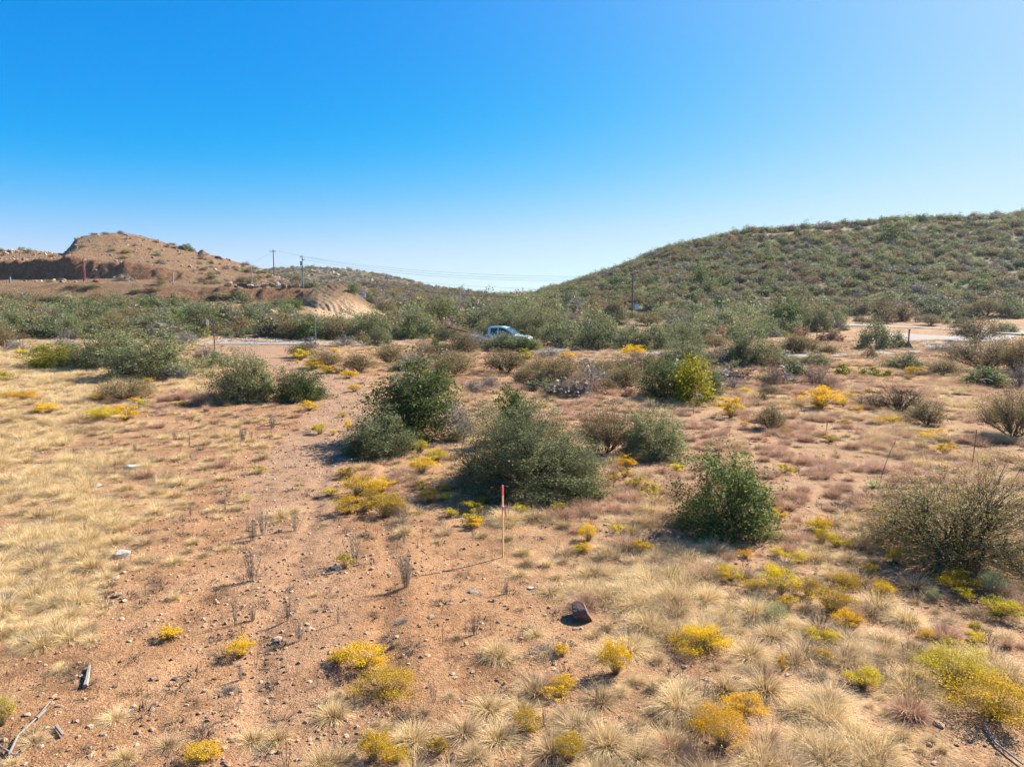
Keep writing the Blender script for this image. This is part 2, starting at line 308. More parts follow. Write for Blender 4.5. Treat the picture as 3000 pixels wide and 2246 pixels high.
def build_terrain():
    cols = np.concatenate([np.arange(-2400, -400, 200), np.arange(-400, 880, 6), np.arange(880, 1160, 3), np.arange(1160, 1200, 8), np.arange(1200, 3400, 10), np.arange(3400, 5400, 200)]).astype(float)
    Y = [1.0]
    while Y[-1] < 108: Y.append(Y[-1]*1.021)
    while Y[-1] < 150: Y.append(Y[-1] + .45)
    while Y[-1] < 182: Y.append(Y[-1] + .4)
    while Y[-1] < 235: Y.append(Y[-1] + .9)
    while Y[-1] < 2400: Y.append(Y[-1]*1.03)
    Y = np.array(Y); cc, yy = np.meshgrid(cols, Y)
    X = (cc-1500)/F*cp*yy; nr, nc = X.shape
    X, YY = X.ravel(), yy.ravel(); Z = ground_z(X, YY)
    c = cc.ravel()
    mask = np.stack([track(X, YY), plan(X, YY, DEN)*(1-track(X, YY)), plan(X, YY, RED)], 1)
    hillrock = smooth(118, 140, YY)*(1-smooth(1150, 1300, c))
    nearcut = smooth(112, 122, YY)*smooth(1300, 1500, c)
    scr = nearcut + smooth(1150, 1300, c)*(1-smooth(1300, 1500, c))*smooth(112, 122, YY); scr = np.clip(scr, 0, 1)*.9
    scr = np.where((c < 1300) & (YY > 300), .85, scr)
    scr = np.where((YY > 206) & (YY < 209.5) & (c > 2130) & (c < 2920), .3, scr)
    scr = np.maximum(scr, smooth(74, 84, YY)*(1-smooth(118, 138, YY))*(1-smooth(2300, 2500, c))*.6)
    mound = smooth(890, 950, c)*(1-smooth(1115, 1150, c))*smooth(112, 120, YY)*(1-smooth(143, 150, YY))
    hill = np.stack([hillrock, scr*(1-mound), mound], 1)
    cutm = smooth(170.5, 172.5, YY)*(1-smooth(177.5, 179, YY))*(1-smooth(480, 600, c))*.65
    cutm = np.maximum(cutm, .75*smooth(138, 139.5, YY)*(1-smooth(143, 145, YY))*smooth(380, 560, c)*(1-smooth(880, 930, c)))
    idx = np.arange(nr*nc).reshape(nr, nc)
    Q = np.stack([idx[:-1, :-1], idx[:-1, 1:], idx[1:, 1:], idx[1:, :-1]], 2).reshape(-1, 4)
    qc, qy = c[Q[:, 0]], YY[Q[:, 0]]
    V = np.stack([X, YY, Z], 1)
    parts = {'left_hill': (qy >= 150) & (qy < 300) & (qc < 900), 'earth_mound': (qy >= 118) & (qy < 146) & (qc >= 900) & (qc < 1150),
             'right_hill': (qy >= 126) & (qc >= 1500), 'far_hill': (qy >= 300) & (qc < 1500)}
    rest = np.ones(len(Q), bool)
    for n, m in parts.items():
        m = m & rest; rest &= ~m; q = Q[m]; u, inv = np.unique(q, return_inverse=True)
        structure(n, mesh_q(n, V[u], inv.reshape(-1, 4), {'mask': mask[u], 'hill': hill[u], 'cut': cutm[u]}, True, [M['earth']]))
    q = Q[rest]; u, inv = np.unique(q, return_inverse=True)
    V2, q2, m2, h2 = V[u], inv.reshape(-1, 4), mask[u], hill[u]; c2 = np.concatenate([cutm[u], np.zeros(4)])
    # the wide plain round and behind the camera, just under the detailed sheet
    n0 = len(V2); ext = np.array([[-4700, -2600, -.6], [4700, -2600, -.6], [4700, 2650, -.6], [-4700, 2650, -.6]])
    V2 = np.concatenate([V2, ext]); q2 = np.concatenate([q2, [[n0, n0+1, n0+2, n0+3]]])
    z4 = np.zeros((4, 3)); structure('ground', mesh_q('ground', V2, q2, {'mask': np.concatenate([m2, z4]), 'hill': np.concatenate([h2, z4]), 'cut': c2}, True, [M['earth']]))
build_terrain()
# ------------------------------------------------------------------ roads
def gravel_mat(name, a, b):
    t = NT(name); tc = t.N('TexCoord'); P = tc.outputs['Object']; n = t.noise(.8, 6, .7, P); n2 = t.noise(14, 4, .7, P)
    c = t.mix(.5, t.ramp(n.outputs[0], [(.3, a), (.7, b)]), t.ramp(n2.outputs[0], [(.3, (.55,.55,.55)), (.7, (1.2,1.2,1.2))]), 'MULTIPLY')
    t.l.new(c, t.b.inputs['Base Color']); t.b.inputs['Roughness'].default_value = .9; return t.m
M['road'] = gravel_mat('road_surface', (.20,.19,.185), (.29,.28,.27))
M['gravel'] = gravel_mat('gravel_apron', (.19,.165,.14), (.28,.245,.21))
def strip(name, pts, mat, lift):
    """pts: (X, Y, half width)"""
    pts = np.array(pts, float); d = np.concatenate([[0], np.cumsum(np.linalg.norm(np.diff(pts[:, :2], axis=0), axis=1))])
    n = int(d[-1]/.8)+2; s = np.linspace(0, d[-1], n); X = np.interp(s, d, pts[:, 0]); Y = np.interp(s, d, pts[:, 1]); W = np.interp(s, d, pts[:, 2])
    k = np.ones(7)/7; X[3:-3] = np.convolve(X, k, 'valid'); Y[3:-3] = np.convolve(Y, k, 'valid')
    tx, ty = np.gradient(X), np.gradient(Y); L = np.hypot(tx, ty); nx, ny = -ty/L, tx/L
    m = 9; rows = []
    for j in range(m):
        f = (j/(m-1)*2-1); e = W*f*(1 + (.10*fbm(s*.4+j, s*0+f*9, 3) if abs(f) == 1 else 0))
        rows.append(np.stack([X+nx*e, Y+ny*e], 1))
    P = np.stack(rows, 1); Z = ground_z(P[..., 0].ravel(), P[..., 1].ravel()).reshape(n, m)
    Zc = np.maximum(Z, Z.mean(1, keepdims=True)) + lift
    V = np.concatenate([P, Zc[..., None]], 2).reshape(-1, 3); i = np.arange(n*m).reshape(n, m)
    Q = np.stack([i[:-1, :-1], i[1:, :-1], i[1:, 1:], i[:-1, 1:]], 2).reshape(-1, 4)
    return structure(name, mesh_q(name, V, Q, None, True, [mat]))
def lv(px, Y): return ((px-1500)/F*cp*Y, Y)
strip('road', [(*lv(-900,73),2.6),(*lv(0,71.5),2.6),(*lv(600,71),2.6),(*lv(1000,70),2.6),(*lv(1300,66),2.6),(*lv(1600,60.5),2.6),(*lv(1900,57.5),2.4),(*lv(2200,55),2.2),(*lv(2400,54.5),2.0),(*lv(2560,57),2.0),(*lv(2680,61.5),2.2),(*lv(2780,67),2.6),(*lv(2860,74),2.8),(*lv(2900,84),2.8)], M['road'], .05)
strip('upper_road', [(*lv(2200,106),2.6),(*lv(2450,103),2.6),(*lv(2600,101),2.6),(*lv(2800,95),2.8),(*lv(2950,88),3.6),(*lv(3100,84),4.2),(*lv(3500,80),4.2)], M['road'], .06)
strip('gravel_apron', [(*lv(2570,79),1),(*lv(2660,76),6),(*lv(2740,76),8),(*lv(2840,80),8)], M['gravel'], .025)
# ------------------------------------------------------------------ plant meshes
def perp(T):
    a = np.where(np.abs(T[..., 2:3]) < .9, np.array([0, 0, 1.]), np.array([1., 0, 0])); u = np.cross(T, a); u /= np.linalg.norm(u, axis=-1, keepdims=True)+1e-9
    return u, np.cross(T, u)
def tubes(P, r, sides=3):
    """P: n x k x 3 curves, r: n x k radii -> verts, quads"""
    n, k, _ = P.shape; T = np.gradient(P, axis=1); T /= np.linalg.norm(T, axis=2, keepdims=True)+1e-9
    u, v = perp(T); a = np.arange(sides)/sides*2*math.pi
    V = P[:, :, None] + r[:, :, None, None]*(np.cos(a)[None, None, :, None]*u[:, :, None] + np.sin(a)[None, None, :, None]*v[:, :, None])
    i = np.arange(n*k*sides).reshape(n, k, sides); j = np.roll(i, -1, 2)
    Q = np.stack([i[:, :-1], j[:, :-1], j[:, 1:], i[:, 1:]], 3).reshape(-1, 4)
    return V.reshape(-1, 3), Q
def bez(A, B, Cc, k):
    t = np.linspace(0, 1, k)[None, :, None]; return A[:, None]*(1-t)**2 + 2*B[:, None]*t*(1-t) + Cc[:, None]*t**2
def leaf_quads(rs, pos, size, flat=0., elong=1.7):
    n = len(pos); d = rs.normal(size=(n, 3)); d[:, 2] = d[:, 2]*(1-flat) + .25; d /= np.linalg.norm(d, axis=1, keepdims=True)
    u, v = perp(d); a = rs.rand(n)*6.28; w_ = u*np.cos(a)[:, None] + v*np.sin(a)[:, None]
    s = (size*(.6+.8*rs.rand(n)))[:, None]
    V = np.stack([pos-d*s*.5*elong, pos+w_*s*.5+d*s*.1, pos+d*s*.5*elong, pos-w_*s*.5+d*s*.1], 1).reshape(-1, 3)
    return V, np.arange(n*4).reshape(n, 4)
def shrub(name, seed, nleaf, leaf, leafm, barkm, ntip=160, limbs=9, twr=.004, sparse=0., base=.05, flat=.0, spread=.055, low=-.05, lumps=6, trunk=.012, jag=.0, upright=0., tw_sub=1):
    """unit plant: width 1, height 1, base at z=0 -> (foliage mesh or None, branch mesh)"""
    rs = np.random.RandomState(seed)
    ld = rs.normal(size=(lumps, 3)); ld[:, 2] = np.abs(ld[:, 2])*.8; ld /= np.linalg.norm(ld, axis=1, keepdims=True); la = rs.rand(lumps)*.30+.08
    d = rs.normal(size=(ntip*3, 3)); d[:, 2] = np.abs(d[:, 2])*(.8+upright)+low; d /= np.linalg.norm(d, axis=1, keepdims=True); d = d[d[:, 2] > low*1.5-.02][:ntip]; ntip = len(d)
    lump = .74 + np.max(la[None]*np.clip((d@ld.T-.75)/.25, 0, 1)**.7, 1)*1.05 + jag*np.where(rs.rand(ntip) < .14, rs.rand(ntip), 0)
    r = lump*(.45+.55*rs.rand(ntip)**.38)
    tip = d*r[:, None]*np.array([.5, .5, .97]); tip[:, 2] = np.maximum(tip[:, 2], .03)
    if flat: tip[:, 2] = tip[:, 2]*(1-flat) + flat*(.62+.3*rs.rand(ntip)*np.maximum(d[:, 2], .2))
    nrm = np.array([.5/np.percentile(np.hypot(tip[:, 0], tip[:, 1]), 93)]*2 + [.94/np.percentile(tip[:, 2], 96)]); tip = tip*nrm
    # limbs
    ang = np.arange(limbs)/limbs*6.283 + rs.rand(limbs)*.6; el = .35 + rs.rand(limbs)*.9 + upright*.3
    lend = np.stack([np.cos(ang)*np.cos(el)*.42, np.sin(ang)*np.cos(el)*.42, np.sin(el)*.66], 1)*(.75+.4*rs.rand(limbs))[:, None]
    l0 = np.stack([np.cos(ang)*base, np.sin(ang)*base, ang*0-.03], 1)*(.4+.6*rs.rand(limbs))[:, None]; l0[:, 2] = -.03
    lm = (l0+lend)/2 + rs.normal(size=(limbs, 3))*.06
    LP = bez(l0, lm, lend, 7); LP[:, 1:-1] += rs.normal(size=(limbs, 5, 3))*.012
    LR = np.linspace(1, .35, 7)[None]*trunk*(.7+.6*rs.rand(limbs))[:, None]
    bv, bq = tubes(LP, LR, 4)
    # twigs from the nearest limb
    dist = np.linalg.norm(tip[:, None]-LP[None, :, 5], axis=2) + rs.rand(ntip, limbs)*.12; li = dist.argmin(1)
    k = rs.randint(1, 7, ntip); s0 = LP[li, k]; mid = s0*.45+tip*.55 + rs.normal(size=(ntip, 3))*.035 - np.array([0, 0, .02])
    TP = bez(s0, mid, tip, 5); TP[:, 1:-1] += rs.normal(size=(ntip, 3, 3))*.008
    tr = np.linspace(1.0, .35, 5)[None]*twr*(.8+.5*rs.rand(ntip))[:, None]
    v2, q2 = tubes(TP, tr, 3); q2 = q2+len(bv); bv = np.concatenate([bv, v2]); bq = np.concatenate([bq, q2])
    if tw_sub:
        m = ntip*tw_sub; ti = rs.randint(0, ntip, m); kk = rs.randint(1, 5, m); a = TP[ti, kk]
        dr = TP[ti, 4]-TP[ti, 1]; dr /= np.linalg.norm(dr, axis=1, keepdims=True)+1e-6
        e = a + (dr*.6+rs.normal(size=(m, 3))*.5)*(spread*1.5)*(.5+rs.rand(m))[:, None]; e[:, 2] = np.maximum(e[:, 2], .01)
        SP = bez(a, (a+e)/2+rs.normal(size=(m, 3))*.01, e, 3)
        v3, q3 = tubes(SP, np.linspace(.7, .3, 3)[None]*twr*np.ones((m, 1)), 3); q3 = q3+len(bv); bv = np.concatenate([bv, v3]); bq = np.concatenate([bq, q3])
        ends = np.concatenate([TP[:, 4], TP[:, 3], e, e])
    else: ends = np.concatenate([TP[:, 4], TP[:, 3]])
    bt = np.clip(.5 + .3*rs.normal(size=len(bv)), 0, 1)
    br = mesh_q(name+'_branches', bv, bq, {'tint': bt}, True, [M[barkm]])
    fo = None
    if nleaf:
        if sparse: ends = ends[rs.rand(len(ends)) > sparse]
        ei = rs.randint(0, len(ends), nleaf); pos = ends[ei] + rs.normal(size=(nleaf, 3))*spread*np.array([1, 1, .8])
        pos[:, 2] = np.abs(pos[:, 2])
        V, Q = leaf_quads(rs, pos, leaf)
        ct = rs.rand(len(ends))[ei]; tint = np.clip(.5*ct + .5*rs.rand(nleaf), 0, 1)
        fo = mesh_q(name+'_foliage', V, Q, {'tint': np.repeat(tint, 4)}, False, [M[leafm]])
    return fo, br
def blades(rs, n, r0, lean, h, wd, droop=.3, nseg=4, hmin=.45):
    a = rs.rand(n)*6.283; b = a + rs.normal(size=n)*.5; droop = droop*np.where(rs.rand(n) < .2, 2.4, 1)[:, None]; rr = r0*np.sqrt(rs.rand(n)); L = h*(hmin+(1-hmin)*rs.rand(n)**1.4); le = lean*(rs.rand(n)**.6)
    t = np.linspace(0, 1, nseg)[None]
    out = (np.sin(le)[:, None]*t*L[:, None]) + droop*L[:, None]*t**2*np.sin(le+.15)[:, None]; up = np.cos(le)[:, None]*t*L[:, None] - droop*L[:, None]*t**3*(.15+.6*np.sin(le)[:, None])
    P = np.stack([(rr*np.cos(a))[:, None]+out*np.cos(b)[:, None], (rr*np.sin(a))[:, None]+out*np.sin(b)[:, None], up], 2)
    s = np.stack([-np.sin(b), np.cos(b), 0*b], 1); tw = rs.rand(n)*3; s = s*np.cos(tw)[:, None] + np.stack([np.cos(b), np.sin(b), 0*b], 1)*np.sin(tw)[:, None]
    w_ = wd*(1-t*.8)*(.7+.6*rs.rand(n))[:, None]
    V = np.stack([P-s[:, None]*w_[..., None]/2, P+s[:, None]*w_[..., None]/2], 2)
    i = np.arange(n*nseg*2).reshape(n, nseg, 2)
    Q = np.stack([i[:, :-1, 0], i[:, :-1, 1], i[:, 1:, 1], i[:, 1:, 0]], 2).reshape(-1, 4)
    return V.reshape(-1, 3), Q, P
def tuft(name, seed, n, mat, lean=1.0, wd=.02, r0=.13, droop=.35, h=1.0, heads=0):
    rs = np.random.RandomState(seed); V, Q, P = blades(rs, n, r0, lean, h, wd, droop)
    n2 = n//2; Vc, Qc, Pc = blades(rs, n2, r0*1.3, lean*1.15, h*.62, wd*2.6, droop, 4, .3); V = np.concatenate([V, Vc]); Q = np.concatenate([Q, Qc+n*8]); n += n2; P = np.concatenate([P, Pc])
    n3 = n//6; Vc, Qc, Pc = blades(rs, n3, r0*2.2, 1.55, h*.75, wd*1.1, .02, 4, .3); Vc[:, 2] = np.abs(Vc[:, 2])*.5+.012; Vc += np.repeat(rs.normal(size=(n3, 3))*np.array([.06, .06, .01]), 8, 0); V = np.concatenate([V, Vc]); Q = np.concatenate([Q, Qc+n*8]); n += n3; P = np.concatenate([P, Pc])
    tint = np.repeat(rs.rand(n), 8)*.5 + .5*np.tile(np.repeat(np.array([-.5, .2, .7, 1]), 2), n)  # older brown blade bases, darkened further as painted shade inside the tuft
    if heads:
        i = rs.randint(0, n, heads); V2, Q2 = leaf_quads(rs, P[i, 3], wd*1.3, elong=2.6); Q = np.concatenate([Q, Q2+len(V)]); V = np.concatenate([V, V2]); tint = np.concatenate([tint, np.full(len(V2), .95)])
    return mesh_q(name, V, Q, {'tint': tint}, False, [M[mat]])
def bloom(name, seed, stemm, flm, nst=170, nfl=1500, wd=.012, fs=.028, h=1.0, lean=1.05, low=.45):
    """rounded half-shrub: fine stems fanning from the base with flower heads over its dome"""
    rs = np.random.RandomState(seed); V, Q, P = blades(rs, nst, .07, lean, h, wd, .08, 4, .7)
    k_ = np.array([.47/np.percentile(np.hypot(P[:, 3, 0], P[:, 3, 1]), 90)]*2 + [.9/np.percentile(P[:, 3, 2], 90)]); V = V*k_; P = P*k_
    st = mesh_q(name+'_stems', V, Q, {'tint': np.repeat(rs.rand(nst), 8)}, False, [M[stemm]])
    ncl = max(14, nst//9); cs = P[rs.choice(nst, ncl), 3]*(.8+.25*rs.rand(ncl))[:, None]; cs = cs[cs[:, 2] > .38*h] if low > .3 else P[rs.randint(0, nst, ncl*3), 2]
    i = rs.randint(0, len(cs), nfl); a = cs[i] + rs.normal(size=(nfl, 3))*np.array([.075, .075, .045])*(.6+.9*rs.rand(len(cs)))[i][:, None]; a = a[a[:, 2] > .02]; V, Q = leaf_quads(rs, a, fs, elong=1.3)
    fl = mesh_q(name+'_flowers', V, Q, {'tint': np.repeat(rs.rand(len(a)), 4)}, False, [M[flm]])
    return st, fl
def weed(name, seed, n, mat, side=9, spreadx=.5):
    rs = np.random.RandomState(seed); a = rs.rand(n)*6.28; r = spreadx*rs.rand(n)*.35
    A = np.stack([np.cos(a)*r*.6, np.sin(a)*r*.6, -.02+0*a], 1); E = np.stack([np.cos(a)*r*2.2, np.sin(a)*r*2.2, .6+.4*rs.rand(n)], 1)
    mdl = (A+E)/2; mdl[:, :2] = mdl[:, :2]*1.15+rs.normal(size=(n, 2))*.02; P = bez(A, mdl, E, 6); V, Q = tubes(P, np.linspace(.007, .003, 6)[None]*np.ones((n, 1)), 3)
    m = n*side; i = rs.randint(0, n, m); k = rs.randint(1, 6, m); s = P[i, k]; b = rs.rand(m)*6.28
    e = s + np.stack([np.cos(b)*.05, np.sin(b)*.05, .07+.05*rs.rand(m)], 1)*(.5+rs.rand(m))[:, None]
    V2, Q2 = tubes(bez(s, (s+e)/2+rs.normal(size=(m, 3))*.006, e, 3), np.full((m, 3), .0032), 3); Q = np.concatenate([Q, Q2+len(V)]); V = np.concatenate([V, V2])
    V3, Q3 = leaf_quads(rs, np.repeat(e, 2, 0)+rs.normal(size=(2*m, 3))*.012, .016); Q = np.concatenate([Q, Q3+len(V)]); V = np.concatenate([V, V3])
    return mesh_q(name, V, Q, {'tint': rs.rand(len(V))}, False, [M[mat]])
def rockmesh(name, seed, mat, sub=3, rough=.25, planes=14, sm=False):
    import bmesh
    bm = bmesh.new(); bmesh.ops.create_icosphere(bm, subdivisions=sub, radius=1); rs = np.random.RandomState(seed)
    pn = rs.normal(size=(planes, 3)); pn /= np.linalg.norm(pn, axis=1, keepdims=True); pd = .42+.38*rs.rand(planes)
    for v in bm.verts:
        p = np.array(v.co)
        for n_, d_ in zip(pn, pd):
            q = p@n_
            if q > d_: p = p-n_*(q-d_)*.93
        p = p*(1+rough*.35*float(fbm(p[0]*2+seed, p[1]*2+p[2]*1.7, 3)))
        v.co = p
    me = bpy.data.meshes.new(name); bm.to_mesh(me); bm.free(); me.materials.append(mat)
    if sm: me.shade_smooth()
    return me
def rock_mat(name, cols, scale=3):
    t = NT(name); tc = t.N('TexCoord'); P = tc.outputs['Object']; n = t.noise(scale, 7, .7, P); n2 = t.noise(scale*7, 4, .7, P); oi = t.N('ObjectInfo')
    c = t.ramp(t.math('ADD', t.math('MULTIPLY', n.outputs[0], .6), t.math('MULTIPLY', oi.outputs['Random'], .4)), [(.25+.5*i/(len(cols)-1), k) for i, k in enumerate(cols)])
    c = t.mix(.6, c, t.ramp(n2.outputs[0], [(.3, (.5,.5,.5)), (.7, (1.25,1.25,1.25))]), 'MULTIPLY')
    t.l.new(c, t.b.inputs['Base Color']); t.b.inputs['Roughness'].default_value = .9
    bp = t.N('Bump'); bp.inputs['Distance'].default_value = .05; bp.inputs['Strength'].default_value = .7; t.l.new(n.outputs[0], bp.inputs['Height']); t.l.new(bp.outputs[0], t.b.inputs['Normal'])
    return t.m
M['rock'] = rock_mat('tan_rock', [(.22,.14,.09),(.36,.25,.16),(.50,.38,.27)])
M['darkrock'] = rock_mat('dark_rock', [(.10,.055,.04),(.17,.095,.07),(.26,.16,.12)])
M['palerock'] = rock_mat('pale_rock', [(.40,.36,.31),(.55,.50,.44),(.70,.66,.60)])
M['greyrock'] = rock_mat('grey_rock', [(.16,.15,.14),(.27,.25,.23),(.42,.38,.34)])
M['pebble'] = rock_mat('pebble', [(.22,.12,.07),(.38,.22,.125),(.50,.33,.20),(.62,.47,.33)], 1)
# ------------------------------------------------------------------ plant kinds: meshes by size tier
KIND = {}
def get(kind, tier, var):
    key = (kind, tier, var)
    if key in KIND: return KIND[key]
    sd_ = abs(hash(kind.encode().hex())) % 1 + sum(map(ord, kind))*7 + tier*101 + var*13
    nm = kind
    T = lambda a, b, c_, d_: (a, b, c_, d_)[tier]       # hero, near, mid, far
    if kind == 'oak':   r = shrub(nm, sd_, T(85000,20000,6000,1200), T(.0072,.0148,.025,.052), 'oak', 'bark', T(620,300,130,40), T(12,9,6,4), T(.0022,.003,.004,.006), spread=T(.028,.042,.06,.10), jag=.3, lumps=T(11,8,6,6))
    if kind == 'dark':  r = shrub(nm, sd_, T(50000,16000,5000,900), T(.0100,.017,.030,.066), 'dark', 'bark', T(520,280,130,40), T(13,9,6,4), T(.003,.003,.004,.006), spread=T(.036,.045,.065,.10), jag=.35, upright=.3)
    if kind == 'olive': r = shrub(nm, sd_, T(22000,12000,4600,1000), T(.008,.012,.022,.048), 'olive', 'bark', T(420,300,150,45), T(9,7,5,4), T(.0024,.0034,.005,.007), flat=.3, spread=T(.05,.055,.07,.10), low=.05, trunk=T(.014,.016,.018,.02), tw_sub=2)
    if kind == 'grey':  r = shrub(nm, sd_, T(1500,900,700,300), T(.009,.014,.03,.09), 'greyl', 'barkgrey', T(600,420,220,80), T(16,12,9,6), T(.002,.003,.0045,.008), spread=T(.05,.06,.07,.10), tw_sub=3, upright=.2, jag=.2)
    if kind == 'bare':  r = shrub(nm, sd_, T(500,400,300,100), T(.014,.018,.03,.08), 'yleaf', 'bark', T(500,380,200,60), T(24,20,12,6), T(.003,.0035,.005,.008), spread=.06, tw_sub=2, upright=.1, jag=.35, trunk=.009)
    if kind == 'rust':  r = shrub(nm, sd_, T(5000,3000,1200,360), T(.011,.016,.03,.085), 'rustl', 'barkgrey', T(500,400,200,60), T(14,12,8,5), T(.002,.003,.0045,.008), spread=.06, tw_sub=3, upright=.2)
    if kind == 'bright': r = shrub(nm, sd_, T(30000,14000,4200,620), T(.013,.019,.034,.085), 'bright', 'bark', T(300,220,120,40), 8, .003, spread=T(.05,.055,.07,.10))
    if kind == 'yellow': r = shrub(nm, sd_, T(36000,10000,1800,300), T(.0064,.012,.028,.08), 'yleaf', 'bark', T(900,420,200,60), T(26,18,10,6), T(.0017,.0028,.0045,.008), spread=T(.035,.05,.06,.1), tw_sub=3, jag=.2)
    KIND[key] = r; return r
def rnd(a, b): return a+(b-a)*random.random()
random.seed(11)
things = []          # (object, px, py, phrase, kind key)
def place_shrub(kind, px, py, wpx, hpx, label=None, var=None, back=.30, cat='shrub', name=None, group=None):
    X, Y, Z = hit(px, py); d = Y*cp - (Z-CAMZ)*sp; W = wpx*d/F
    Yc = Y + W*back*(.5 if kind in ('grey',) else 1); Xc = X*Yc/Y; Zc = gz(Xc, Yc)
    topz = CAMZ + float(slope(py-hpx))*Yc; H = max(topz-Zc, .25*W, .2); dc = Yc*cp - (Zc-CAMZ)*sp; W = wpx*dc/F
    tier = 0 if wpx > 420 else 1 if wpx > 150 else 2 if wpx > 55 else 3
    var = random.randrange(2 if tier < 2 else 3) if var is None else var
    fo, br = get(kind, tier, var)
    nm = name or {'oak': 'scrub_oak', 'dark': 'green_shrub', 'olive': 'thorny_shrub', 'grey': 'leafless_shrub', 'bare': 'leafless_shrub', 'rust': 'rusty_shrub', 'bright': 'olive_shrub', 'yellow': 'yellow_leaf_shrub'}[kind]
    o = root(nm, (Xc, Yc, Zc-.03), label or '', cat, group or 'shrubs on the desert flat', random.random()*6.28, (W*1.0, W*1.0, H*1.0))
    if fo: ob('foliage', fo, o)
    ob('branches', br, o)
    things.append((o, px, py-hpx*.5, {'oak': 'grey-green scrub oak', 'dark': 'glossy green shrub', 'olive': 'brown-olive thorny shrub', 'grey': 'leafless grey shrub', 'bare': 'dark bare-twigged shrub', 'rust': 'rusty brown shrub', 'bright': 'yellow-green leafy shrub', 'yellow': 'yellow-leaved twiggy shrub'}[kind], wpx, bool(label)))
    return o
ZB = {'A': (0,620,800), 'B': (600,620,800), 'C': (1300,700,800), 'D': (1900,580,1100), 'E': (0,900,1000), 'F': (1000,900,1000), 'G': (2000,900,1000), 'H': (0,1500,1000), 'I': (1000,1500,1000), 'J': (2000,1500,1000), 'K': (2000,880,500), 'L': (2500,1000,500), 'M': (0,780,700)}
def conv(z, x, y, w_, h):
    x0, y0, s = ZB[z]; s = s/2212; return x0+x*s, y0+y*s, w_*s, h*s
